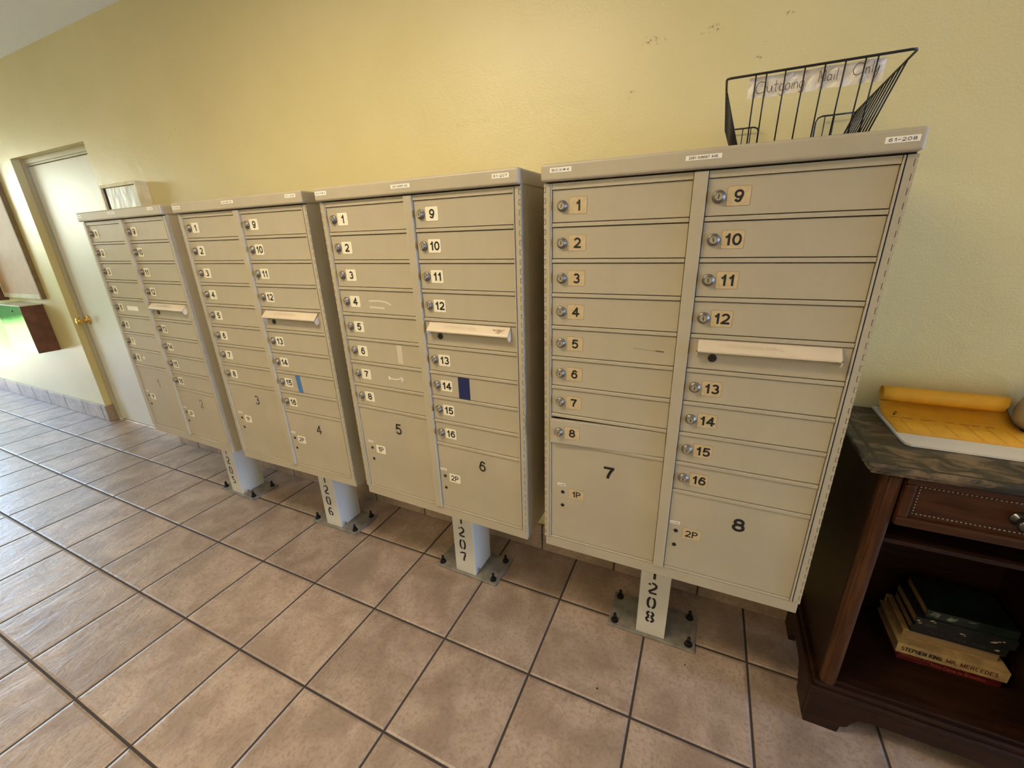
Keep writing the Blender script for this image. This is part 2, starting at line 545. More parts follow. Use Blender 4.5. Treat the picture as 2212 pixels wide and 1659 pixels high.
    def stext(self, s, cx, cz, h, t, y, mi=0, width=None, gap=0.16, sx=1.0):
        strokes, w = stroke_text(s, h, t, width, gap)
        dy = 0.0
        for q in strokes:
            pts = [(cx + a * sx, cz + b_) for a, b_ in q]
            if len(pts) == 2:      # straight bar: let it reach to the outside of the corner
                (ax, az), (bx_, bz) = pts
                L = math.hypot(bx_ - ax, bz - az) or 1e-9
                ex, ez = (bx_ - ax) / L * w * 0.46, (bz - az) / L * w * 0.46
                pts = [(ax - ex, az - ez), (bx_ + ex, bz + ez)]
            self.ribbon(pts, w, y - dy, mi)
            dy += 0.000004
        return self

    def text(self, s, cx, cz, h, y, mi=0, bold=0.0, sx=1.0, rot=0.0, width=None, plane='xz'):
        vs, fs, bb = glyphs(s, bold)
        k = h / (bb[3] - bb[1])
        kx = k * sx
        if width:
            kx = width / (bb[2] - bb[0])
        mx, my = (bb[0] + bb[2]) / 2, (bb[1] + bb[3]) / 2
        out = []
        for (a, b_) in vs:
            u, w = (a - mx) * kx, (b_ - my) * k
            if rot:
                u, w = u * math.cos(rot) - w * math.sin(rot), u * math.sin(rot) + w * math.cos(rot)
            out.append(self.bm.verts.new((cx + u, y, cz + w)))
        for f in fs:
            try:
                ff = self.bm.faces.new([out[i] for i in f])
                ff.material_index = mi
            except ValueError:
                pass
        return self

    def rounded_plate(self, cx, cz, w, h, r, y0, y1, mi=0):
        pts = []
        for (sx, sz, a0) in ((1, 1, 0), (-1, 1, 90), (-1, -1, 180), (1, -1, 270)):
            for k in range(5):
                a = math.radians(a0 + 22.5 * k)
                pts.append((cx + sx * (w / 2 - r) + r * math.cos(a), cz + sz * (h / 2 - r) + r * math.sin(a)))
        return self.prism(pts, 'y', y0, y1, mi)

    def mesh(self, name, mats, recalc=True):
        if recalc:
            bmesh.ops.recalc_face_normals(self.bm, faces=self.bm.faces[:])
        me = bpy.data.meshes.new(name)
        self.bm.to_mesh(me)
        self.bm.free()
        for mm in mats:
            me.materials.append(M[mm])
        return me


_gl = {}


def glyphs(s, bold):
    key = (s, bold)
    if key not in _gl:
        cu = bpy.data.curves.new('t', 'FONT')
        cu.body = s
        cu.size = 1.0
        cu.offset = bold
        cu.resolution_u = 4
        ob = bpy.data.objects.new('t', cu)
        COL.objects.link(ob)
        dg = bpy.context.evaluated_depsgraph_get()
        dg.update()
        me = bpy.data.meshes.new_from_object(ob.evaluated_get(dg))
        vs = [(v.co.x, v.co.y) for v in me.vertices]
        fs = [tuple(p.vertices) for p in me.polygons]
        bpy.data.objects.remove(ob)
        bpy.data.curves.remove(cu)
        bpy.data.meshes.remove(me)
        bb = (min(v[0] for v in vs), min(v[1] for v in vs), max(v[0] for v in vs), max(v[1] for v in vs))
        _gl[key] = (vs, fs, bb)
    return _gl[key]


def put(name, me, parent=None, loc=(0, 0, 0), rot=(0, 0, 0), label=None, smooth=None):
    o = bpy.data.objects.new(name, me)
    o.location = loc
    o.rotation_euler = rot
    if parent is not None:
        o.parent = parent
    COL.objects.link(o)
    if label:
        o['label'] = label
    return o


def tag(o, label, cat, group=None, kind=None):
    o['label'] = label
    o['category'] = cat
    if group:
        o['group'] = group
    if kind:
        o['kind'] = kind
    return o


def thing(name, label, cat, loc=(0, 0, 0), rz=0.0, group=None):
    o = bpy.data.objects.new(name, None)
    o.empty_display_size = 0.1
    o.location = loc
    o.rotation_euler = (0, 0, rz)
    COL.objects.link(o)
    return tag(o, label, cat, group)


def struct(name, me, loc=(0, 0, 0), rot=(0, 0, 0)):
    o = put(name, me, None, loc, rot)
    o['kind'] = 'structure'
    return o


# ------------------------------------------------------------------ the room
YW = 0.418
XL, XR, YF, ZC = -7.5, 9.0, -3.6, 2.53
DL, DR, DT = -4.15, -3.10, 2.012      # recess of the white door

mb = MB()
GX, GY, GR = -1.6820347, 0.15966711, 0.00451979
mb.box(XL - 0.2 - GX, XR + 0.2 - GX, YF - 0.2 - GY, YW + 0.3 - GY, -0.08, 0.0)
struct('floor', mb.mesh('floor', ['floor_tile']), (GX, GY, 0), (0, 0, GR))

mb = MB()
mb.box(XL, DL, YW, YW + 0.2, 0, ZC)
mb.box(DR, XR, YW, YW + 0.2, 0, ZC)
mb.box(DL, DR, YW, YW + 0.2, DT, ZC)
struct('wall_back', mb.mesh('wall_back', ['wall']))

mb = MB()
mb.box(XL - 0.2, XR + 0.2, YF - 0.2, YW + 0.3, ZC, ZC + 0.12)
struct('ceiling', mb.mesh('ceiling', ['ceiling']))


def wall_with_hole(axis, c0, c1, a0, a1, h0, h1, z0, z1):
    mb = MB()
    def bx(p0, p1, q0, q1):
        if p1 - p0 < 1e-4 or q1 - q0 < 1e-4:
            return
        if axis == 'x':
            mb.box(c0, c1, p0, p1, q0, q1)
        else:
            mb.box(p0, p1, c0, c1, q0, q1)
    bx(a0, h0, 0, ZC)
    bx(h1, a1, 0, ZC)
    bx(h0, h1, 0, z0)
    bx(h0, h1, z1, ZC)
    return mb


struct('wall_left', wall_with_hole('x', XL - 0.2, XL, YF, YW + 0.2, -1.4, 0.30, 0.0, 2.4).mesh('wall_left', ['room_wall']))
struct('wall_right', wall_with_hole('x', XR, XR + 0.2, YF, YW + 0.2, -1.6, 0.1, 0.05, 1.9).mesh('wall_right', ['room_wall']))
mb = MB(); mb.box(XL, XR, YF - 0.2, YF, 0, ZC)
struct('wall_front', mb.mesh('wall_front', ['room_wall']))

# window and door frames of the two daylight openings
def frame_mesh(axis, c, a0, a1, z0, z1, n, name):
    mb = MB()
    w = 0.05
    def bar(p0, p1, q0, q1):
        if axis == 'x':
            mb.box(c - 0.03, c + 0.03, p0, p1, q0, q1)
        else:
            mb.box(p0, p1, c - 0.03, c + 0.03, q0, q1)
    bar(a0, a1, z0, z0 + w)
    bar(a0, a1, z1 - w, z1)
    for i in range(n + 1):
        x = a0 + (a1 - a0 - w) * i / n
        bar(x, x + w, z0 + w, z1 - w)
    return mb.mesh(name, ['lamp_metal'])


struct('window_1', frame_mesh('x', XL - 0.1, -1.4, 0.30, 0.0, 2.4, 1, 'window_1'))
struct('window_2', frame_mesh('x', XR + 0.1, -1.6, 0.1, 0.05, 1.9, 1, 'window_2'))

# outside the open end: pavement, sunlit lawn, hedge
mb = MB(); mb.box(-9.0, XL - 0.2, -9, 6, -0.12, -0.03)
struct('outside_pavement', mb.mesh('outside_pavement', ['pavement']))
mb = MB(); mb.box(-15, -9.0, -12, 8, -0.14, -0.01)
struct('outside_lawn', mb.mesh('outside_lawn', ['lawn']))
mb = MB()
random.seed(4)
for i in range(46):
    y = -12 + 20 * i / 45
    mb.ball((-14.3 + random.uniform(-.4, .4), y, random.uniform(.5, 1.1)), random.uniform(.7, 1.1), 0, 8)
struct('outside_hedge', mb.mesh('outside_hedge', ['hedge']))

# tile baseboard
BH = 0.137
mb = MB()
mb.box(DR + 0.0 - 0.1675, XR - 0.1675, YW - 0.012, YW, 0.0005, BH, bev=0.003)
struct('baseboard_back', mb.mesh('baseboard_back', ['base_tile']), (0.1675, 0, 0))
mb = MB()
mb.box(XL - 0.1675, DL + 0.012 - 0.1675, YW - 0.012, YW, 0.0005, BH, bev=0.003)
mb.box(DL - 0.1675 + 0.0, DL + 0.012 - 0.1675, YW - 0.002, YW + 0.045, 0.0005, BH, bev=0.002)
struct('baseboard_left', mb.mesh('baseboard_left', ['base_tile']), (0.1675, 0, 0))

# white door in its recess
mb = MB()
yd = 0.478
jw = 0.052
mb.box(DL, DL + jw, YW + 0.046, YW + 0.19, 0, DT)
mb.box(DR - jw, DR, YW + 0.046, YW + 0.19, 0, DT)
mb.box(DL + jw, DR - jw, YW + 0.046, YW + 0.19, DT - 0.034, DT)
mb.box(DL + jw, DL + jw + 0.018, YW + 0.075, YW + 0.19, 0, DT - 0.034)
mb.box(DR - jw - 0.018, DR - jw, YW + 0.075, YW + 0.19, 0, DT - 0.034)
mb.box(DL + jw, DR - jw, YW + 0.052, YW + 0.19, DT - 0.045, DT - 0.034)
struct('trim_1', mb.mesh('trim_1', ['door_frame']))
mb = MB()
mb.box(DL + jw + 0.003, DR - jw - 0.003, yd, yd + 0.04, 0.012, DT - 0.048, bev=0.002)
door = struct('door_1', mb.mesh('door_1', ['door_white']), (0, 0, 0))
mb = MB()
kx, kz = -4.040, 0.872
mb.lathe([(0.034, 0.0), (0.034, -0.006), (0.030, -0.010), (0.014, -0.013), (0.012, -0.035), (0.020, -0.042), (0.027, -0.055), (0.027, -0.068), (0.020, -0.076), (0.010, -0.078)],
         (kx, yd - 0.0005, kz), 'y', 24)
put('door_knob', mb.mesh('door_knob', ['brass']), door, label='brass round door knob')

# ------------------------------------------------------------------ ceiling fixture and two added fill housings (above the frame)
for lp, lab in ((LAMP, 'long warm tube fixture on the ceiling above the mailboxes'), (FILL_B, 'added unseen fill light on the ceiling right of the side table'),
                (FILL_C, 'added unseen fill light on the ceiling far from the mailbox wall')):
    cl = thing('ceiling_light_or_fill', lab, 'ceiling light', (lp[0], lp[1], ZC), 0, 'ceiling tube fixtures')
    mb = MB(); mb.box(-0.62, 0.62, -0.15, 0.15, -0.07, -0.0005, bev=0.006)
    put('housing', mb.mesh('housing', ['lamp_metal']), cl)

# ------------------------------------------------------------------ mailboxes
W = 0.7239
Z0 = 1.51384           # top line of the first row of doors
P = 0.088
LU0, LU1, RU0, RU1 = 0.0213, 0.3463, 0.3777, 0.7007
YD = 0.0035            # door faces lie just behind the frame plane (y = 0)

CACHE = {}


def cached(key, fn):
    if key not in CACHE:
        CACHE[key] = fn()
    return CACHE[key]


def U(u):
    return u - W / 2


def body_mesh():
    mb = MB()
    mb.box(U(0.002), U(W - 0.002), 0.045, 0.398, Z0 - 1.098, Z0 + 0.045, bev=0.003)
    for a, b_ in ((0.002, 0.0035), (W - 0.0035, W - 0.002)):
        mb.box(U(a), U(b_), 0.0046, 0.0455, Z0 - 1.098, Z0 + 0.045)
    mb.box(U(0.0035), U(W - 0.0035), 0.0305, 0.0455, Z0 - 1.098, Z0 - 1.0965)
    mb.box(U(0.0028), U(W - 0.0028), 0.0015, 0.031, Z0 - 1.098, Z0 - 1.0625, bev=0.0015)
    return mb.mesh('cabinet_body', ['paint'])


def hood_mesh():
    mb = MB()
    mb.box(U(-0.004), U(0.7252), -0.0145, 0.404, Z0 + 0.0125, Z0 + 0.0520, bev=0.006, seg=3)
    return mb.mesh('roof_hood', ['paint'])


def frame_part_mesh():
    mb = MB()
    h = 0.0046
    for (a, b_, n) in ((LU0, LU1, 8), (RU0, RU1, 9)):
        mb.box(U(a), U(b_), 0.0, 0.031, Z0 - 0.0052, Z0 + 0.0088)
        for k in range(1, n + 1):
            mb.box(U(a), U(b_), 0.0, 0.031, Z0 - k * P - h, Z0 - k * P + h, bev=0.0008, seg=1)
        mb.box(U(a), U(b_), 0.0, 0.031, Z0 - 1.0612, Z0 - 1.0556, bev=0.0008, seg=1)
    # thin beads between the hinge leaves and the doors
    for (a, b_) in ((0.0172, 0.0202), (0.7018, 0.7050)):
        mb.box(U(a), U(b_), -0.0022, 0.031, Z0 - 1.0612, Z0 + 0.0088, bev=0.0009, seg=1)
    return mb.mesh('door_frame', ['paint'])


def stile_mesh():
    mb = MB()
    mb.box(U(0.3476), U(0.3764), -0.0055, 0.031, Z0 - 1.0615, Z0 + 0.0090, bev=0.0016, seg=2)
    return mb.mesh('center_stile', ['paint'])


def hinge_mesh(side):
    mb = MB()
    def bx(a, b_, y0, z0, z1):
        if side > 0:
            a, b_ = W - b_, W - a
        mb.box(U(a), U(b_), y0, 0.0030, z0, z1)
    bx(0.0054, 0.0162, -0.0015, Z0 - 1.0615, Z0 + 0.0090)
    pitch = 0.0247
    z = Z0 + 0.0012
    top = Z0 + 0.0090
    while z - 0.0128 > Z0 - 1.058:
        bx(0.0, 0.0055, -0.0015, z + 0.0005, top)           # leaf
        bx(0.0002, 0.0041, -0.0010, z - 0.0118, z - 0.0006)  # knuckle inside its notch
        top = z - 0.0128
        z -= pitch
    bx(0.0, 0.0055, -0.0015, Z0 - 1.0615, top)
    return mb.mesh('hinge_strip', ['paint'])


DOORH = P - 0.0128


def door_mesh(w):
    mb = MB()
    mb.box(-w, 0, 0.0, 0.012, -DOORH / 2, DOORH / 2, bev=0.0008, seg=1)
    return mb.mesh('door', ['paint'])


def lock_mesh():
    mb = MB()
    mb.lathe([(0.0136, 0.0), (0.0136, -0.0030), (0.0120, -0.0048), (0.0098, -0.0052), (0.0092, -0.0105), (0.0082, -0.0118), (0.0074, -0.0118), (0.0070, -0.0112)],
             (0, 0, 0), 'y', 28, mis=[0, 0, 0, 0, 0, 0, 1, 1])
    mb.prism([(-0.0010, -0.0046), (0.0010, -0.0046), (0.0010, 0.0046), (-0.0010, 0.0046)], 'y', -0.01135, -0.0110, 2)
    return mb.mesh('lock', ['lock', 'lock_face', 'keyhole'])


def plate_mesh(s, mat):
    mb = MB()
    mb.rounded_plate(0, 0, 0.0457, 0.0397, 0.0040, 0.0, -0.0003, 2)  # slightly larger dark plate draws the shadow outline
    mb.rounded_plate(0, 0, 0.0445, 0.0385, 0.0035, -0.0003, -0.0008)
    mb.stext(s, 0.0004, 0.0, 0.0255, 0.188, -0.0011, 1, gap=0.10)
    return mb.mesh('number_plate', [mat, 'black', 'plate_shadow_line'])


def pplate_mesh(s, mat):
    mb = MB()
    mb.rounded_plate(0, 0, 0.0480, 0.0355, 0.0035, 0.0, -0.0003, 2)
    mb.rounded_plate(0, 0, 0.0470, 0.0345, 0.003, -0.0003, -0.0008)
    mb.stext(s, 0.0, 0.0, 0.0215, 0.16, -0.0011, 1, gap=0.10)
    return mb.mesh('number_plate', [mat, 'black', 'plate_shadow_line'])


def keyhole_mesh(r):
    mb = MB()
    mb.lathe([(r, 0.0), (r, -0.0012), (r * 0.8, -0.0016), (r * 0.76, -0.0006)], (0, 0, 0), 'y', 20, mi=0)
    return mb.mesh('keyhole', ['keyhole'])


def slot_keyhole_mesh():
    mb = MB()
    mb.lathe([(0.0098, 0.0), (0.0098, -0.0016), (0.0086, -0.0022), (0.0080, -0.0008)], (0, 0, 0), 'y', 24, mi=0)
    mb.box(-0.0060, 0.0060, -0.0016, -0.0004, -0.0011, 0.0011, 1)
    return mb.mesh('keyhole', ['keyhole', 'bolt'])


def slot_hood_mesh(scuffed):
    mb = MB()
    a, b_ = U(0.3950), U(0.6835)
    prof = [(0.0, -0.3600), (-0.0195, -0.3790), (-0.0222, -0.3825), (-0.0222, -0.3860), (-0.0209, -0.3863), (-0.0207, -0.3830), (-0.0180, -0.3805), (0.0, -0.3640)]
    mb.prism([(y, z) for y, z in prof], 'x', a, b_)
    cap = [(0.0, -0.3600), (-0.0195, -0.3790), (-0.0222, -0.3825), (-0.0222, -0.3880), (-0.0190, -0.3965), (-0.0130, -0.4010), (-0.0040, -0.3960), (0.0, -0.3930)]
    for s in (a, b_ - 0.0022):
        mb.prism(cap, 'x', s, s + 0.0022)
    # embossed lettering on the sloping face
    sl = math.hypot(0.0195, 0.0190)
    ey, ez = -0.0195 / sl, -0.0190 / sl
    ny, nz = -0.0190 / sl, 0.0195 / sl
    n0 = len(mb.bm.verts)
    mb.stext('OUTGOING MAIL', U(0.515), 0.0, 0.0095, 0.13, 0.0, 1, width=0.120)
    mb.bm.verts.ensure_lookup_table()
    for v_ in mb.bm.verts[n0:]:
        q = v_.co.z
        v_.co.y = -0.0098 - ey * q + ny * 0.0005
        v_.co.z = -0.3695 - ez * q + nz * 0.0005
    if scuffed:
        for q in ([(0.625, 0.010), (0.668, 0.010), (0.645, 0.018), (0.632, 0.016)], [(0.655, 0.012), (0.668, 0.010), (0.652, 0.024), (0.640, 0.024)]):
            mb.poly([(U(u), -0.0195 * (t / sl) + ny * 0.0004, -0.3600 - 0.0190 * (t / sl) + nz * 0.0004) for u, t in q], 2)
    return mb.mesh('slot_hood', ['hood_paint', 'emboss', 'pale_scuff'])


def label_mesh(s, w, h, th, bold=0.0):
    mb = MB()
    mb.box(-w / 2, w / 2, -0.0005, 0.0, -h / 2, h / 2)
    mb.stext(s, 0, 0, th, 0.15, -0.0008, 1, width=w * 0.82)
    return mb.mesh('label', ['white_label', 'black'])


def number_mesh(s, h, bold):
    mb = MB()
    mb.stext(s, 0, 0, h, bold, -0.0006, 0, sx=1.02 if bold > 0.15 else 0.92)
    return mb.mesh('large_number', ['black'], recalc=False)


STENCIL = {
    '1': [[(.12, .80), (.30, .97)], [(.34, 1.0), (.34, .0)]],
    '2': [[(.02, .80), (.06, .88), (.12, .90)], [(.20, 1.0), (.38, .98), (.52, .86), (.54, .70), (.44, .52), (.26, .36), (.10, .22), (.03, .10)], [(.06, .05), (.34, .05), (.60, .05)]],
    '0': [[(.24, .99), (.12, .92), (.05, .72), (.04, .5), (.05, .28), (.12, .08), (.24, .01)], [(.36, .99), (.48, .92), (.55, .72), (.56, .5), (.55, .28), (.48, .08), (.36, .01)]],
    '5': [[(.20, .95), (.56, .95)], [(.12, .98), (.10, .58)], [(.18, .56), (.38, .58), (.52, .46), (.55, .28), (.46, .1), (.32, .03)], [(.20, .03), (.05, .14)]],
    '6': [[(.50, .86), (.40, .97), (.26, .96), (.12, .80), (.05, .55), (.05, .3), (.12, .1), (.24, .02)], [(.36, .02), (.50, .10), (.56, .28), (.50, .46), (.36, .55), (.20, .50)]],
    '7': [[(.0, .80), (.03, .95)], [(.10, .95), (.58, .95)], [(.54, .84), (.42, .52), (.34, .26), (.30, .0)]],
    '8': [[(.25, 1.0), (.12, .93), (.07, .78), (.14, .62), (.24, .54)], [(.36, 1.0), (.49, .93), (.54, .78), (.47, .62), (.37, .54)],
          [(.24, .47), (.10, .38), (.04, .22), (.12, .06), (.25, .0)], [(.37, .47), (.51, .38), (.57, .22), (.49, .06), (.36, .0)]],
}


def post_mesh(num):
    mb = MB()
    mb.box(-0.0497, 0.0497, 0.1385, 0.2745, 0.010, Z0 - 1.09, bev=0.002)
    # weep notch at the foot of the right side
    mb.prism([(0.165, 0.0101), (0.176, 0.0101), (0.1735, 0.024), (0.167, 0.024)], 'x', 0.0490, 0.0501, 1)
    hgt, wd = 0.046, 0.046
    for ch, zc in zip(num, (0.290, 0.225, 0.160, 0.095)):
        for st in STENCIL[ch]:
            mb.ribbon([(-0.006 + (x - 0.3) * wd, zc + (z - 0.5) * hgt) for x, z in st], 0.0086, 0.1381, 2)
    return mb.mesh('pedestal_post', ['post', 'base_plate', 'black'], recalc=False)


def base_plate_mesh():
    mb = MB()
    mb.box(-0.153, 0.153, 0.128, 0.290, 0.0004, 0.0105, bev=0.0012, seg=1)
    return mb.mesh('base_plate', ['base_plate'])


def bolt_mesh():
    mb = MB()
    mb.lathe([(0.0135, 0.0), (0.0135, 0.003), (0.0125, 0.0035)], (0, 0, 0), 'z', 20)
    mb.lathe([(0.0108, 0.003), (0.0108, 0.012), (0.0096, 0.0135)], (0, 0, 0), 'z', 6, smooth=False)
    mb.lathe([(0.0060, 0.012), (0.0060, 0.032), (0.0048, 0.034)], (0, 0, 0), 'z', 12)
    return mb.mesh('anchor_bolt', ['bolt'])


BOXES = [  # x of left edge, y, yaw, label positions (box, address, unit) on the hood, plate material
    dict(n=1, x=-2.3866, y=-0.0005, t=-0.0177, lab=((0.0260, .0420, .0355, .0120), (0.333, .0630, .0375, .0105), (0.658, .046, .0390, .0110)),
         label='grey cluster mailbox leftmost in the row, standing beside the white door', pn=('1', '2'), nb=0.075),
    dict(n=2, x=-1.5803, y=0.0018, t=0.0115, lab=((0.0285, .0500, .0330, .0115), (0.345, .0660, .0362, .0098), (0.6745, .0495, .0375, .0110)),
         label='grey cluster mailbox with light blue tape on its door 15', pn=('3', '4'), nb=0.115),
    dict(n=3, x=-0.7848, y=-0.0060, t=-0.0172, lab=((0.0275, .0495, .0352, .0120), (0.350, .0690, .0335, .0105), (0.6745, .0490, .0347, .0110)),
         label='grey cluster mailbox with navy blue tape on its door 14', pn=('5', '6'), nb=0.145),
    dict(n=4, x=0.0, y=0.0, t=0.0110, lab=((0.0474, .0542, .0362, .0105), (0.3625, .0700, .0345, .0092), (0.690, .0500, .0333, .0105)),
         label='grey cluster mailbox nearest the camera, beside the dark wooden table', pn=('7', '8'), nb=0.19),
]

for B in BOXES:
    n = B['n']
    root = thing('cluster_mailbox', B['label'], 'mailbox', (B['x'] + W / 2, B['y'], 0), B['t'], 'cluster mailboxes along the yellow wall')
    put('cabinet_body', cached('body', body_mesh), root)
    hood = put('roof_hood', cached('hood', hood_mesh), root)
    put('door_frame', cached('frame', frame_part_mesh), root)
    put('center_stile', cached('stile', stile_mesh), root)
    put('hinge_strip', cached('hl', lambda: hinge_mesh(-1)), root)
    put('hinge_strip', cached('hr', lambda: hinge_mesh(1)), root)
    pm = 'plate_tan' if n == 4 else 'plate_cream'
    for (txt, (u, w, z, h), th) in zip(('BOX#%d' % n, '2381 SUNSET AVE.', '61-20%d' % (n + 4)), B['lab'], (0.0054, 0.0050, 0.0058)):
        put('label_strip', label_mesh(txt, w, h, th, 0.012), hood, (U(u), -0.01455, Z0 + z), label='white label strip reading %s' % txt)
    # tenant doors
    for side in (0, 1):
        u1 = LU1 if side == 0 else RU1
        w = (LU1 - LU0) if side == 0 else (RU1 - RU0)
        rows = list(range(8)) if side == 0 else [0, 1, 2, 3, 5, 6, 7, 8]
        for r in rows:
            num = (r + 1) if side == 0 else (9 + (r if r < 4 else r - 1))
            ajar = (n == 4 and num == 8)
            zc = Z0 - r * P - P / 2
            d = put('door', cached('door%d' % side, lambda: door_mesh(w)), root, (U(u1), YD, zc), (0, math.radians(-0.9) if ajar else 0, math.radians(2.5) if ajar else 0))
            if ajar:
                d['label'] = 'mailbox door 8 standing slightly ajar'
            lu = 0.0478 if side == 0 else 0.4012
            pu = 0.0878 if side == 0 else 0.4400
            lk = put('lock', cached('lock', lock_mesh), d, (lu - u1, 0.0, 0.0004), (0, random.uniform(-.25, .25), 0))
            key = 'plate%d%s' % (num, pm)
            put('number_plate', cached(key, lambda: plate_mesh(str(num), pm)), d, (pu - u1, 0.0, 0.0003), label='%s plate with number %d' % ('tan' if n == 4 else 'cream', num))
            if n == 3 and num == 14:
                mb = MB(); mb.box(0.4862 - u1, 0.5290 - u1, -0.0006, 0.0, -DOORH / 2 + 0.001, DOORH / 2 - 0.001)
                put('tape_strip', mb.mesh('tape_strip', ['navy_tape']), d, label='navy blue tape strip')
            if n == 2 and num == 15:
                mb = MB(); mb.prism([(0.4855 - u1, 0.036), (0.5110 - u1, 0.037), (0.5150 - u1, -0.036), (0.4910 - u1, -0.036)], 'y', -0.0006, 0.0)
                put('tape_strip', mb.mesh('tape_strip', ['blue_tape']), d, label='light blue tape strip')
            if n == 1 and num == 5:
                mb = MB(); mb.box(0.147 - u1, 0.250 - u1, -0.0006, 0.0, -0.011, 0.011)
                put('tape_strip', mb.mesh('tape_strip', ['white_label']), d, label='white paper tape strip')
            if n == 1 and num == 8:
                mb = MB(); mb.box(0.136 - u1, 0.150 - u1, -0.0006, 0.0, -0.004, 0.010)
                put('tape_strip', mb.mesh('tape_strip', ['white_label']), d, label='small white tape piece')
            if n == 3 and num == 4:
                mb = MB()
                mb.ribbon([(0.150 - u1, .004), (0.190 - u1, .006), (0.225 - u1, .003), (0.245 - u1, -.006)], 0.006, -0.0005)
                mb.ribbon([(0.150 - u1, -.016), (0.215 - u1, -.018)], 0.007, -0.0005)
                put('tape_residue', mb.mesh('tape_residue', ['residue'], recalc=False), d)
            if n == 3 and num == 6:
                mb = MB(); mb.box(0.246 - u1, 0.268 - u1, -0.0005, 0.0, -0.030, 0.034)
                put('tape_strip', mb.mesh('tape_strip', ['old_tape']), d, label='old clear tape strip')
            if n == 3 and num == 7:
                mb = MB()
                mb.ribbon([(0.195 - u1, .006), (0.197 - u1, -.008)], 0.006, -0.0005)
                mb.ribbon([(0.199 - u1, -.002), (0.220 - u1, -.004), (0.250 - u1, .001)], 0.003, -0.0005)
                mb.ribbon([(0.248 - u1, .008), (0.258 - u1, .000), (0.250 - u1, -.008)], 0.004, -0.0005)
                put('tape_residue', mb.mesh('tape_residue', ['white_label'], recalc=False), d)
            if n == 4 and num == 5:
                mb = MB()
                mb.ribbon([(0.245 - u1, .0015), (0.275 - u1, -.001), (0.300 - u1, -.002)], 0.0007, -0.0003)
                mb.ribbon([(0.300 - u1, -.002), (0.312 - u1, -.0022), (0.320 - u1, -.003)], 0.0030, -0.0003)
                put('scratch_mark', mb.mesh('scratch_mark', ['scuff'], recalc=False), d)
    # outgoing slot
    r = 4
    w = RU1 - RU0
    d = put('outgoing_slot_door', cached('door1', lambda: door_mesh(w)), root, (U(RU1), YD, Z0 - r * P - P / 2))
    sh = cached('slot%d' % (n == 3), lambda: slot_hood_mesh(n == 3))
    put('slot_hood', sh, d, (-U(RU1), 0.0, r * P + P / 2), label='pale slanted hood over the outgoing mail slot')
    put('keyhole', cached('skey', slot_keyhole_mesh), d, (0.4320 - RU1, 0, -0.4045 + r * P + P / 2))
    # parcel lockers
    for side in (0, 1):
        u0, u1 = (LU0, LU1) if side == 0 else (RU0, RU1)
        zt = -8 * P - 0.0061 if side == 0 else -9 * P - 0.0061
        zb = -1.0545
        def pdoor():
            mb = MB()
            mb.box(u0 - u1, 0, 0.0, 0.012, zb, zt, bev=0.0008, seg=1)
            return mb.mesh('parcel_door', ['paint'])
        d = put('parcel_door', cached('pd%d' % side, pdoor), root, (U(u1), YD, Z0))
        nu, nz, nh = {('1'): (.208, -.790, .046), '2': (.565, -.853, .043), '3': (.202, -.772, .043), '4': (.562, -.857, .042), '5': (.206, -.7735, .043),
                      '6': (.559, -.848, .040), '7': (.1995, -.7805, .043), '8': (.5515, -.8607, .041)}[B['pn'][side]]
        put('large_number', number_mesh(B['pn'][side], nh, B['nb']), d, (nu - u1, 0, nz), label='large black number %s' % B['pn'][side])
        base_u = 0.0590 if side == 0 else 0.3990
        base_z = -0.8795 if side == 0 else -0.9240
        put('keyhole', cached('key', lambda: keyhole_mesh(0.0058)), d, (base_u - u1, 0, base_z))
        put('keyhole', cached('key', lambda: keyhole_mesh(0.0058)), d, (base_u - u1, 0, base_z - 0.049))
        s = '1P' if side == 0 else '2P'
        put('number_plate', cached('pp' + s + pm, lambda: pplate_mesh(s, pm)), d, ((0.1030 if side == 0 else 0.4410) - u1, 0, base_z - (0.000 if side == 0 else 0.0015)), label='%s plate reading %s' % ('tan' if n == 4 else 'cream', s))
        put('label_strip', cached('cust', lambda: label_mesh('CUSTOMER', 0.026, 0.0085, 0.0035)), d, (base_u - 0.0045 - u1, 0, base_z + 0.0265), label='tiny white label reading customer')
    # pedestal
    dx = {1: 0.018, 2: -0.003, 3: -0.0025, 4: -0.0058}[n]
    put('pedestal_post', post_mesh('120%d'[:3] % () + str(n + 4) if False else '120' + str(n + 4)), root, (dx, 0, 0), label='square pedestal post with stencilled black digits')
    bp = put('base_plate', cached('bp', base_plate_mesh), root, (dx, 0, 0), label='grey steel base plate')
    for bx_ in (-0.130, 0.130):
        for by_ in (0.150, 0.268):
            put('anchor_bolt', cached('bolt', bolt_mesh), bp, (bx_, by_, 0.0105), (0, 0, random.uniform(0, 1)))

# ------------------------------------------------------------------ wire tray on top of the nearest mailbox
ZT = Z0 + 0.0525
tr = thing('wire_letter_tray', 'black wire letter tray standing on top of the nearest mailbox', 'letter tray', (0.5395, 0.20, ZT))
def TL(x, y, z):
    return (x - 0.5395, y - 0.20, z - ZT)
FL, FR, RL_, RR_ = (0.388, 0.0, 1.686), (0.684, 0.0, 1.686), (0.3945, 0.398, 1.668), (0.691, 0.398, 1.675)
ins = 0.036
zb = ZT + 0.0035
mb = MB()
rw = 0.0019
mb.tube([TL(*RL_), TL(0.389, 0.010, 1.6862), TL(0.3905, 0.002, 1.6862), TL(0.397, -0.0005, 1.6862), TL(0.675, -0.0005, 1.6862), TL(0.6815, 0.002, 1.6862), TL(0.684, 0.010, 1.6862), TL(*RR_)], 0.0022, 8)
put('rim', mb.mesh('rim', ['wire']), tr)
mb = MB()
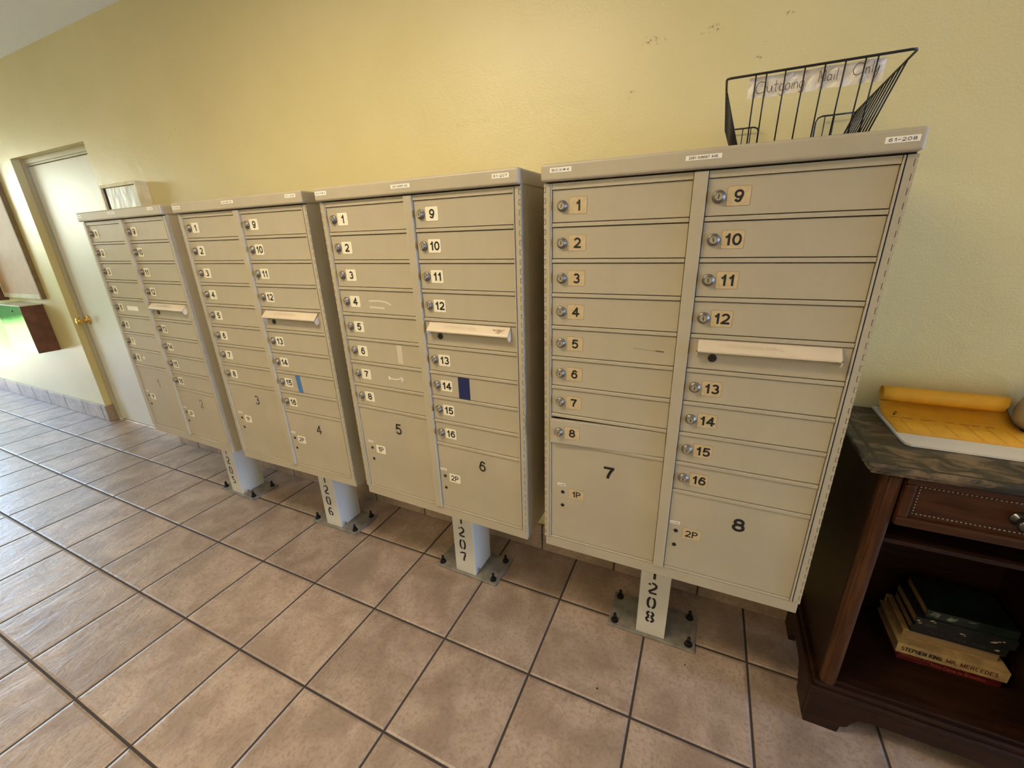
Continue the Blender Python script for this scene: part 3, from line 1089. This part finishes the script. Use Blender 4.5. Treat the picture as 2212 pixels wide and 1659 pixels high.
# front wires
for x in (0.4405, 0.4585, 0.490, 0.5210, 0.5525, 0.5830, 0.6125, 0.6300):
    xb = x + 0.0015
    mb.tube([TL(x, 0.0, 1.685), TL(xb, 0.030, zb)], 0.0013, 6)
put('front_wires', mb.mesh('front_wires', ['wire']), tr)
for sgn, F, Rr in ((-1, FL, RL_), (1, FR, RR_)):
    mb = MB()
    for k in range(11):
        t = (k + 1.6) / 12.2
        x = F[0] + (Rr[0] - F[0]) * t
        y = F[1] + (Rr[1] - F[1]) * t
        z = F[2] + (Rr[2] - F[2]) * t
        mb.tube([TL(x, y, z), TL(x - sgn * ins, max(0.034, min(0.385, y)), zb)], 0.0015, 6)
    mb.tube([TL(Rr[0], 0.398, Rr[2]), TL(Rr[0] - sgn * ins, 0.392, zb)], 0.0022, 6)
    put('side_wires', mb.mesh('side_wires', ['wire']), tr)
    # the back corner loop beside the scoop
    mb = MB()
    xo = Rr[0]
    xi = Rr[0] - sgn * 0.083
    zz = Rr[2] - 0.002
    mb.tube([TL(xo, 0.398, zz), TL(xi + sgn * 0.012, 0.398, zz), TL(xi + sgn * 0.0035, 0.398, zz - 0.0035), TL(xi, 0.398, zz - 0.012), TL(xi, 0.394, zb)], 0.0020, 8)
    for q in (0.30, 0.62):
        xx = xi + (xo - xi) * q * 0.75
        mb.tube([TL(xx, 0.398, zz), TL(xx, 0.393, zb)], 0.0012, 6)
    put('back_loop', mb.mesh('back_loop', ['wire']), tr)
mb = MB()
mb.tube([TL(0.425, 0.032, zb), TL(0.648, 0.032, zb), TL(0.654, 0.392, zb), TL(0.431, 0.392, zb)], 0.0022, 6, closed=True)
for k in range(9):
    y = 0.05 + 0.042 * k
    mb.tube([TL(0.427, y, zb), TL(0.650, y, zb)], 0.0012, 6)
put('bottom_wires', mb.mesh('bottom_wires', ['wire']), tr)

# handwritten sign taped inside the tray's front
sg = thing('paper_sign', 'crumpled white paper sign with handwritten outgoing mail note behind the tray wires', 'sign', (0.5395, 0.004, 1.665))
mb = MB()
nx, nz = 26, 4
random.seed(11)
grid = []
for i in range(nx + 1):
    row = []
    for j in range(nz + 1):
        x = 0.430 + (0.644 - 0.430) * i / nx
        z = 1.6480 + 0.0345 * j / nz + 0.0008 * math.sin(i * 0.9)
        y = 0.0062 + (1.683 - z) * 0.14 + random.uniform(-0.0024, 0.0024) * (0.3 if j in (0, nz) else 1.0)
        row.append(mb.bm.verts.new((x - 0.5395, y - 0.004, z - 1.665)))
    grid.append(row)
for i in range(nx):
    for j in range(nz):
        f = mb.bm.faces.new((grid[i][j], grid[i + 1][j], grid[i + 1][j + 1], grid[i][j + 1]))
        f.smooth = (i + j) % 3 == 0
put('sheet', mb.mesh('sheet', ['paper'], recalc=False), sg)
HW = {
    'O': [[(.5, 1), (.2, .9), (0, .5), (.15, .1), (.5, 0), (.85, .15), (1, .5), (.85, .9), (.5, 1), (.4, 1.02)]],
    'u': [[(0, .55), (.05, .2), (.25, 0), (.45, .15), (.55, .55)], [(.55, .55), (.6, .0)]],
    't': [[(.25, .95), (.25, .1), (.4, 0)], [(0, .6), (.5, .62)]],
    'g': [[(.5, .5), (.2, .55), (0, .25), (.2, 0), (.5, .15)], [(.5, .55), (.5, -.25), (.3, -.42), (.05, -.3)]],
    'o': [[(.25, .55), (.02, .35), (.05, .08), (.28, 0), (.5, .2), (.45, .48), (.25, .55)]],
    'i': [[(.1, .5), (.1, 0)], [(.1, .75), (.1, .8)]],
    'n': [[(0, .55), (.02, 0)], [(.02, .3), (.2, .52), (.4, .45), (.45, 0)]],
    'M': [[(0, 0), (.05, 1), (.35, .3), (.65, 1), (.75, 0)]],
    'a': [[(.5, .45), (.25, .55), (.02, .3), (.15, .02), (.45, .15)], [(.5, .52), (.52, 0)]],
    'l': [[(.1, 1.0), (.1, 0)]],
    'y': [[(0, .55), (.1, .15), (.3, .1), (.5, .55)], [(.5, .55), (.4, -.1), (.2, -.4), (0, -.35)]],
}
for word, x0, base, sc in (('Outgoing', 0.4435, 1.6545, 0.0185), ('Mail', 0.5465, 1.6590, 0.0175), ('Only', 0.5975, 1.6615, 0.0175)):
    mb = MB()
    x = x0
    for ch in word:
        wdt = 0.0
        for st in HW[ch]:
            pts = [(x + px * sc * (0.75 if ch != 'O' else 0.9), base + pz * sc) for px, pz in st]
            fine = []
            for q in range(len(pts) - 1):
                p0, p1, p2, p3 = pts[max(q - 1, 0)], pts[q], pts[q + 1], pts[min(q + 2, len(pts) - 1)]
                for k in range(5):
                    t = k / 5
                    fine.append(tuple(0.5 * (2 * p1[c] + (p2[c] - p0[c]) * t + (2 * p0[c] - 5 * p1[c] + 4 * p2[c] - p3[c]) * t * t + (3 * p1[c] - p0[c] - 3 * p2[c] + p3[c]) * t ** 3) for c in (0, 1)))
            fine.append(pts[-1])
            mb.ribbon([(p[0] - 0.5395, p[1] - 1.665) for p in fine], 0.0011, 0.0)
            wdt = max(wdt, max(p[0] for p in pts) - x)
        x += wdt + 0.0028
    for v_ in mb.bm.verts:
        v_.co.y = 0.0012 + (1.683 - (v_.co.z + 1.665)) * 0.14 - 0.0030
    put('handwritten_word', mb.mesh('handwritten_word', ['ink'], recalc=False), sg)

# ------------------------------------------------------------------ things on the wall at the left
nb = thing('notice_case', 'shallow cream notice case with white paper, on the wall behind the leftmost mailbox', 'notice case', (-2.75, YW, 1.50))
mb = MB()
x0, x1, y0, z0_, z1_ = -0.195, 0.191, -0.063, -0.25, 0.253
t = 0.016
mb.box(x0, x1, y0, -0.0005, z1_ - t, z1_, bev=0.001, seg=1)
mb.box(x0, x1, y0, -0.0005, z0_, z0_ + t, bev=0.001, seg=1)
mb.box(x0, x0 + t * 0.7, y0, -0.0005, z0_ + t, z1_ - t)
mb.box(x1 - t * 0.7, x1, y0, -0.0005, z0_ + t, z1_ - t)
put('case_frame', mb.mesh('case_frame', ['cream_frame']), nb)
mb = MB(); mb.box(x0 + t * 0.7, x1 - t * 0.7, -0.052, -0.001, z0_ + t, z1_ - t)
put('backing', mb.mesh('backing', ['frame_black']), nb)
mb = MB(); mb.box(x0 + 0.045, x1 - 0.0125, -0.055, -0.0525, z0_ + 0.04, z1_ - t - 0.003)
put('paper_sheet', mb.mesh('paper_sheet', ['notice']), nb)

bd = thing('notice_board', 'tan notice board with cream trim on the wall left of the white door', 'notice board', (-4.8, YW, 1.03))
mb = MB(); mb.box(-0.335, 0.335, -0.030, -0.0005, 0.036, 1.05)
put('board_panel', mb.mesh('board_panel', ['board_tan']), bd)
mb = MB()
mb.box(-0.36, -0.335, -0.034, -0.0005, 0.0, 1.09, bev=0.001, seg=1)
mb.box(-0.335, 0.335, -0.032, -0.0005, 0.0, 0.036, bev=0.002, seg=1)
mb.box(-0.335, 0.335, -0.032, -0.0005, 1.05, 1.09, bev=0.002, seg=1)
put('trim', mb.mesh('trim', ['board_edge']), bd)
mb = MB(); mb.box(0.335, 0.355, -0.030, -0.0005, 0.0, 1.09, bev=0.001, seg=1)
put('shaded_side', mb.mesh('shaded_side', ['board_side_shade']), bd, label='right side edge with its shade in the brown')
nc = tag(put('notice_card', (lambda mb: (mb.box(-0.10, 0.10, -0.002, 0.0, -0.05, 0.05), mb.text('n', 0.086, -0.012, 0.03, -0.0024, 1, bold=0.02), mb.mesh('notice_card', ['frame_black', 'white_label']))[-1])(MB()), None, (-5.185 + 0.05, YW - 0.0305, 1.375)),
         'small black notice card on the left edge of the tan notice board', 'notice card')

bb = thing('suggestion_box', 'brown painted wooden box on the wall at the left edge, beside the tan board', 'box', (-5.45, YW, 1.0))
mb = MB(); mb.box(-0.25, 0.25, -0.135, -0.0005, 0.0, 0.42, bev=0.003)
put('box_body', mb.mesh('box_body', ['brown_paint']), bb)
mb = MB(); mb.box(-0.256, 0.256, -0.141, -0.0005, 0.42, 0.435, bev=0.002)
put('lid', mb.mesh('lid', ['brown_paint']), bb)

db = thing('drop_box', 'wall mounted drop box with steel front and brown wooden sides, left of the door', 'drop box', (-4.82, YW, 0.597))
mb = MB(); mb.box(-0.237, 0.253, -0.135, -0.0005, 0.0, 0.385, bev=0.002)
put('box_body', mb.mesh('box_body', ['brown_paint']), db, label='brown painted wooden box body')
mb = MB(); mb.box(-0.240, 0.251, -0.1385, -0.1352, 0.001, 0.389, bev=0.0008, seg=1)
put('front_panel', mb.mesh('front_panel', ['steel']), db, label='shiny steel front panel')
mb = MB(); mb.box(-0.240, 0.255, -0.139, -0.0005, 0.3855, 0.393, bev=0.001, seg=1)
put('lid', mb.mesh('lid', ['board_edge']), db, label='pale lid')
mb = MB(); mb.lathe([(0.008, 0), (0.008, -0.003), (0.006, -0.004)], (0, 0, 0), 'y', 16)
put('lock', mb.mesh('lock', ['keyhole']), db, (0.08, -0.1386, 0.345))

# ------------------------------------------------------------------ side table with marbled top
TX0, TX1, TYF, TYB = 0.830, 1.312, 0.045, 0.405
tb = thing('side_table', 'dark mahogany side table with marbled top at the right edge', 'side table', (1.07, 0.22, 0.0))
def TB(mb, x0, x1, y0, y1, z0, z1, mi=0, bev=0.002):
    mb.box(x0 - 1.07, x1 - 1.07, y0 - 0.22, y1 - 0.22, z0, z1, mi, bev)
mb = MB()
TB(mb, 0.785, 1.357, 0.017, 0.4165, 0.872, 0.886, 0, 0.004)
TB(mb, 0.795, 1.347, 0.027, 0.4160, 0.860, 0.872, 0, 0.004)
put('table_top', mb.mesh('table_top', ['marble']), tb, label='marbled brown table top')
mb = MB()
TB(mb, 0.805, 0.813, 0.055, 0.400, 0.8858, 0.8864, 0, 0)
TB(mb, 0.84, 1.30, 0.028, 0.034, 0.8858, 0.8864, 0, 0)
mb.prism([(0.806 - 1.07 + 0.030 * math.cos(a), 0.030 - 0.22 + 0.026 * math.sin(a)) for a in [PI * k / 10 for k in range(11)]], 'z', 0.8858, 0.8864)
put('inlay', mb.mesh('inlay', ['dark_inlay']), tb, label='dark inlaid border line')
mb = MB()
TB(mb, TX0, TX0 + 0.014, TYF + 0.03, TYB, 0.157, 0.860)
put('side_panel', mb.mesh('side_panel', ['mahogany']), tb)
mb = MB()
TB(mb, TX1 - 0.014, TX1, TYF + 0.03, TYB, 0.157, 0.860)
put('side_panel', mb.mesh('side_panel', ['mahogany']), tb)
mb = MB()
TB(mb, TX0 + 0.014, TX1 - 0.014, TYB - 0.010, TYB, 0.157, 0.860)
put('back_panel', mb.mesh('back_panel', ['mahogany']), tb)
for xs in (TX0, TX1 - 0.036):
    mb = MB()
    TB(mb, xs, xs + 0.036, TYF, TYF + 0.03, 0.157, 0.860, 0, 0.007)
    TB(mb, xs + 0.008, xs + 0.028, TYF - 0.004, TYF + 0.01, 0.165, 0.852, 0, 0.003)
    put('corner_post', mb.mesh('corner_post', ['mahogany_z']), tb)
mb = MB()
TB(mb, TX0 + 0.036, TX1 - 0.036, TYF + 0.012, TYB - 0.01, 0.664, 0.676)
put('shelf', mb.mesh('shelf', ['mahogany']), tb)
mb = MB()
TB(mb, TX0 + 0.014, TX1 - 0.014, TYF + 0.004, TYB - 0.01, 0.166, 0.1785)
put('bottom_shelf', mb.mesh('bottom_shelf', ['mahogany']), tb)
# plinth with bracket feet
mb = MB()
TB(mb, 0.806, 1.336, 0.030, 0.412, 0.133, 0.150, 0, 0.005)
TB(mb, 0.815, 1.327, 0.038, 0.410, 0.148, 0.1665, 0, 0.005)
put('plinth', mb.mesh('plinth', ['mahogany']), tb)
def skirt(a, b_, flip=False):
    L = b_ - a
    return [(a, 0.0), (a + 0.083, 0.0), (a + 0.087, 0.026), (a + 0.102, 0.034), (a + 0.108, 0.052), (a + 0.122, 0.072), (a + 0.15, 0.078),
            (b_ - 0.15, 0.078), (b_ - 0.122, 0.072), (b_ - 0.108, 0.052), (b_ - 0.102, 0.034), (b_ - 0.087, 0.026), (b_ - 0.083, 0.0), (b_, 0.0), (b_, 0.134), (a, 0.134)]
mb = MB()
mb.prism([(x - 1.07, z) for x, z in skirt(0.813, 1.327)], 'y', 0.037 - 0.22, 0.057 - 0.22)
put('front_apron', mb.mesh('front_apron', ['mahogany']), tb, label='front apron with bracket feet')
for xs in (0.812, 1.308):
    mb = MB()
    mb.prism([(y - 0.22, z) for y, z in skirt(0.0572, 0.410)], 'x', xs - 1.07, xs + 0.02 - 1.07)
    put('side_apron', mb.mesh('side_apron', ['mahogany']), tb)
# drawer with nail bead border and round knob
mb = MB()
TB(mb, 0.8695, 1.2725, TYF + 0.004, TYB - 0.05, 0.7285, 0.856, 0, 0.002)
for (a, b_, c_, d_) in ((0.8695, 1.2725, 0.7285, 0.752), (0.8695, 1.2725, 0.8405, 0.856), (0.8695, 0.890, 0.752, 0.8405), (1.252, 1.2725, 0.752, 0.8405)):
    TB(mb, a, b_, TYF - 0.007, TYF + 0.006, c_, d_, 0, 0.004)
drw = put('drawer', mb.mesh('drawer', ['drawer_wood']), tb)
mb = MB()
for i in range(45):
    x = 0.8985 + 0.3450 * i / 44
    for z in (0.7625, 0.8345):
        mb.ball((x - 1.07, TYF + 0.0035 - 0.22, z), 0.0022, 0, 8)
for i in range(1, 9):
    z = 0.7625 + 0.072 * i / 9
    for x in (0.8985, 1.2435):
        mb.ball((x - 1.07, TYF + 0.0035 - 0.22, z), 0.0022, 0, 8)
o = put('nail_bead_border', mb.mesh('nail_bead_border', ['bead']), drw, label='border of small bright nail beads')
o['kind'] = 'stuff'
mb = MB()
mb.lathe([(0.017, 0.0), (0.017, -0.003), (0.008, -0.006), (0.007, -0.014), (0.014, -0.020), (0.0165, -0.027), (0.012, -0.034), (0.004, -0.0365)], (1.071 - 1.07, TYF + 0.004 - 0.22, 0.797), 'y', 24)
put('knob', mb.mesh('knob', ['knob']), drw, label='dark metal drawer knob')


# books on the bottom shelf
def book(name, label, x0, x1, y0, z0, z1, depth, cover, spine_fn=None, pages='pages', rz=0.0, pages_front=False):
    cx = (x0 + x1) / 2
    o = thing(name, label, 'book', (cx, y0, z0), rz, 'books stacked on the bottom shelf')
    w = x1 - x0
    h = z1 - z0
    mb = MB()
    c = 0.0022
    mb.box(-w / 2, w / 2, 0.0, depth, 0.0, c, 0)
    mb.box(-w / 2, w / 2, 0.0, depth, h - c, h, 0)
    if pages_front:
        mb.box(-w / 2, w / 2, depth - 0.003, depth, c, h - c, 0)
    else:
        mb.box(-w / 2, w / 2, 0.0, 0.003, c, h - c, 0)
    put('cover', mb.mesh('cover', [cover]), o)
    mb = MB()
    i0, i1 = (0.004, depth - 0.0031) if pages_front else (0.0031, depth - 0.005)
    mb.box(-w / 2 + 0.004, w / 2 - 0.004, i0, i1, c, h - c, 0)
    put('page_block', mb.mesh('page_block', [pages]), o)
    if spine_fn:
        mb = MB()
        mats = spine_fn(mb, w, h)
        put('spine_print', mb.mesh('spine_print', mats, recalc=False), o)
    return o


M['red_cover'] = simple('dark_red_cover', (0.10, 0.007, 0.008), 0.45, var=0.2, vscale=20)
M['cream_cover'] = simple('cream_cover', (0.42, 0.28, 0.12), 0.5, var=0.25, vscale=24)
M['tan_cover'] = simple('tan_cover', (0.40, 0.24, 0.09), 0.6, var=0.2, vscale=30)
M['black_cover'] = simple('black_cover', (0.012, 0.013, 0.014), 0.4, var=0.4, vscale=14)
M['green_cover'] = simple('dark_green_cover', (0.010, 0.018, 0.013), 0.28, var=0.5, vscale=12)
M['red_print'] = simple('faded_red_print', (0.42, 0.10, 0.06), 0.6)
M['brown_print'] = simple('brown_print', (0.09, 0.030, 0.012), 0.6)
M['grey_print'] = simple('grey_print', (0.07, 0.07, 0.068), 0.6)
M['torn'] = simple('torn_paper', (0.42, 0.35, 0.24), 0.8)
M['green_print'] = simple('pale_green_print', (0.13, 0.17, 0.13), 0.3, var=0.6, vscale=60)


def sp_red(mb, w, h):
    mb.text('The Cat', w * 0.12, h * 0.74, 0.0085, -0.0004, 0, width=0.036)
    mb.text('Who Came to Breakfast', w * 0.10, h * 0.34, 0.0105, -0.0004, 0, width=0.118)
    mb.text('Lilian Jackson Braun', -w * 0.31, h * 0.52, 0.0085, -0.0004, 0, width=0.072)
    return ['red_print']


def sp_king(mb, w, h):
    mb.stext('STEPHEN KING', -w * 0.5 + 0.056, h * 0.50, 0.0140, 0.17, -0.0004, 0, width=0.090)
    mb.stext('MR. MERCEDES', -w * 0.5 + 0.164, h * 0.50, 0.0140, 0.17, -0.0004, 1, width=0.108)
    return ['black', 'brown_print']


def torn_bits(mb, bits, y=-0.0004, mi=0):
    rnd = random.Random(5)
    for (x, z, a, b_) in bits:
        pts = []
        for k in range(9):
            t = 2 * PI * k / 9
            q = rnd.uniform(0.55, 1.1)
            pts.append((x + a * (q if k % 2 else q * 0.6) * math.cos(t), y, z + b_ * q * math.sin(t)))
        mb.poly(pts, mi)


def sp_dark1(mb, w, h):
    rnd = random.Random(9)
    for k in range(13):     # worn lettering, only broken strokes of it left
        x = -w * 0.32 + 0.0098 * k
        if k in (4, 9):
            continue
        mb.ribbon([(x, h * 0.30), (x + rnd.uniform(-.001, .001), h * rnd.uniform(.55, .72))], 0.0011, -0.0004)
        mb.ribbon([(x, h * rnd.uniform(.45, .7)), (x + 0.0045, h * rnd.uniform(.35, .7))], 0.0010, -0.0004)
    torn_bits(mb, [(w * 0.40, h * 0.45, 0.007, 0.0035)], mi=1)
    return ['grey_print', 'torn']


def sp_dark2(mb, w, h):
    mb.text('oin', -w * 0.5 + 0.034, h * 0.42, 0.011, -0.0004, 0, width=0.024)
    torn_bits(mb, [(-w * 0.5 + 0.005, h * 0.62, 0.006, 0.003), (-w * 0.5 + 0.010, h * 0.40, 0.006, 0.003), (-w * 0.5 + 0.033, h * 0.92, 0.008, 0.0035), (-w * 0.5 + 0.040, h * 0.82, 0.005, 0.002), (-w * 0.02, h * 0.33, 0.009, 0.0025), (w * 0.01, h * 0.22, 0.005, 0.002), (w * 0.30, h * 0.36, 0.010, 0.0035), (w * 0.33, h * 0.52, 0.007, 0.002), (w * 0.37, h * 0.62, 0.004, 0.003), (w * 0.27, h * 0.28, 0.006, 0.002)], mi=1)
    return ['grey_print', 'torn']


def sp_green(mb, w, h):
    torn_bits(mb, [(-w * 0.5 + 0.020, h * 0.55, 0.014, 0.010), (-w * 0.5 + 0.055, h * 0.5, 0.016, 0.010), (-w * 0.5 + 0.095, h * 0.75, 0.014, 0.003)])
    return ['green_print']


ZS = 0.1787
book('book', 'dark red hardback at the bottom of the book stack', 1.043, 1.268, 0.206, ZS, 0.211, 0.155, 'red_cover', sp_red)
book('book', 'cream hardback with black capital lettering, second from the bottom of the stack', 1.031, 1.270, 0.196, 0.2112, 0.246, 0.165, 'cream_cover', sp_king)
book('book', 'tan book turned with its page edges to the front, third in the stack', 1.043, 1.258, 0.224, 0.2462, 0.275, 0.14, 'tan_cover', pages_front=True)
book('book', 'black book with worn grey lettering just above the tan book', 1.058, 1.262, 0.222, 0.2752, 0.305, 0.14, 'black_cover', sp_dark1)
book('book', 'black book with torn white spine patches, second from the top', 1.060, 1.272, 0.218, 0.3052, 0.337, 0.145, 'black_cover', sp_dark2, rz=0.02)
book('book', 'glossy dark green book on top of the stack', 1.078, 1.268, 0.222, 0.3372, 0.366, 0.145, 'green_cover', sp_green)

# clipboard pad with manila sheets rolled back
pd = thing('sign_in_pad', 'white clipboard pad with orange manila sheets curled back, on the marbled table', 'clipboard', (1.03, 0.28, 0.8866))
def PX(x): return x - 1.03
mb = MB()
out = [(PX(0.889), 0.412 - 0.28), (PX(0.889), 0.180 - 0.28), (PX(0.892), 0.162 - 0.28), (PX(0.902), 0.154 - 0.28), (PX(1.166), 0.152 - 0.28), (PX(1.176), 0.160 - 0.28), (PX(1.178), 0.176 - 0.28), (PX(1.178), 0.412 - 0.28)]
mb.prism(out, 'z', 0.0002, 0.006)
put('board', mb.mesh('board', ['pad_white']), pd)
mb = MB()
prof = [(0.2216, 0.0095), (0.300, 0.0100), (0.335, 0.0105), (0.358, 0.0135), (0.378, 0.0230), (0.392, 0.038), (0.398, 0.055), (0.395, 0.070), (0.385, 0.080), (0.370, 0.083), (0.355, 0.078), (0.346, 0.067), (0.347, 0.054), (0.356, 0.046)]
nx = 10
rows = []
for i in range(nx + 1):
    t_ = i / nx
    rows.append([mb.bm.verts.new((PX(0.894 + 0.277 * t_ - (0.010 + 0.03 * t_) * max(0, (k - 4)) / 9.0), y - 0.28, z)) for k, (y, z) in enumerate(prof)])
for i in range(nx):
    for k in range(len(prof) - 1):
        f = mb.bm.faces.new((rows[i][k], rows[i + 1][k], rows[i + 1][k + 1], rows[i][k + 1]))
        f.smooth = True
sheet = mb.mesh('curled_sheet', ['yellow_sheet'], recalc=False)
sheet_o = put('curled_sheet', sheet, pd, label='orange manila sheet curled into a roll at the back')
sol = sheet_o.modifiers.new('thick', 'SOLIDIFY'); sol.thickness = 0.0012
mb = MB()
mb.box(PX(0.8945), PX(1.170), 0.222 - 0.28, 0.345 - 0.28, 0.0062, 0.0088, 0)
put('sheet_stack', mb.mesh('sheet_stack', ['yellow_sheet']), pd)
mb = MB()
for x in (0.925, 0.968, 1.015, 1.06, 1.10, 1.135):
    mb.poly([(PX(x), 0.226 - 0.28, 0.0107), (PX(x + 0.0009), 0.226 - 0.28, 0.0107), (PX(x + 0.0009), 0.318 - 0.28, 0.0112), (PX(x), 0.318 - 0.28, 0.0112)])
for x, ww in ((0.905, 0.018), (0.930, 0.026), (0.972, 0.030), (1.02, 0.022), (1.05, 0.020), (1.075, 0.016), (1.10, 0.018)):
    mb.poly([(PX(x), 0.323 - 0.28, 0.0116), (PX(x + ww), 0.323 - 0.28, 0.0116), (PX(x + ww), 0.3255 - 0.28, 0.0117), (PX(x), 0.3255 - 0.28, 0.0117)])
put('printed_lines', mb.mesh('printed_lines', ['sheet_line'], recalc=False), pd)
mb = MB()
mb.tube([(PX(0.918), 0.338 - 0.28, 0.012), (PX(0.918), 0.339 - 0.28, 0.019), (PX(0.920), 0.340 - 0.28, 0.0225), (PX(0.923), 0.340 - 0.28, 0.020), (PX(0.922), 0.339 - 0.28, 0.016), (PX(0.915), 0.338 - 0.28, 0.0125)], 0.0010, 6)
put('wire_clip', mb.mesh('wire_clip', ['clip_steel']), pd, label='dark wire clip')

jg = thing('beige_pot', 'beige rounded pot behind the pad at the right picture edge', 'pot', (1.224, 0.345, 0.8866))
mb = MB()
mb.lathe([(0.040, 0.009), (0.055, 0.016), (0.066, 0.035), (0.067, 0.055), (0.060, 0.085), (0.054, 0.105), (0.056, 0.115), (0.051, 0.115), (0.050, 0.10), (0.05, 0.03)], (0, 0, 0), 'z', 36)
put('pot_body', mb.mesh('pot_body', ['jug']), jg)
mb = MB()
mb.lathe([(0.044, 0.0), (0.044, 0.0085), (0.040, 0.0105)], (0, 0, 0), 'z', 32)
put('foot_ring', mb.mesh('foot_ring', ['jug_foot']), jg, label='dark foot ring')

# two crumbs of dirt on the tiles
for (x, y, r, lab) in ((0.225, -0.1221, 0.0032, 'dark crumb on the floor tile one row in front of the nearest pedestal'),
                       (0.4793, 0.0759, 0.0026, 'small dark crumb just in front of the nearest mailbox base plate')):
    mb = MB()
    mb.ball((0, 0, r * 0.45), r, 0, 8)
    for v_ in mb.bm.verts:
        v_.co.x *= 1 + 0.35 * math.sin(v_.co.y * 900)
        v_.co.z = max(0.0002, v_.co.z * 0.6)
    tag(put('dirt_crumb', mb.mesh('dirt_crumb', ['bolt']), None, (x, y, 0.0)), lab, 'crumb', 'crumbs on the floor tiles')
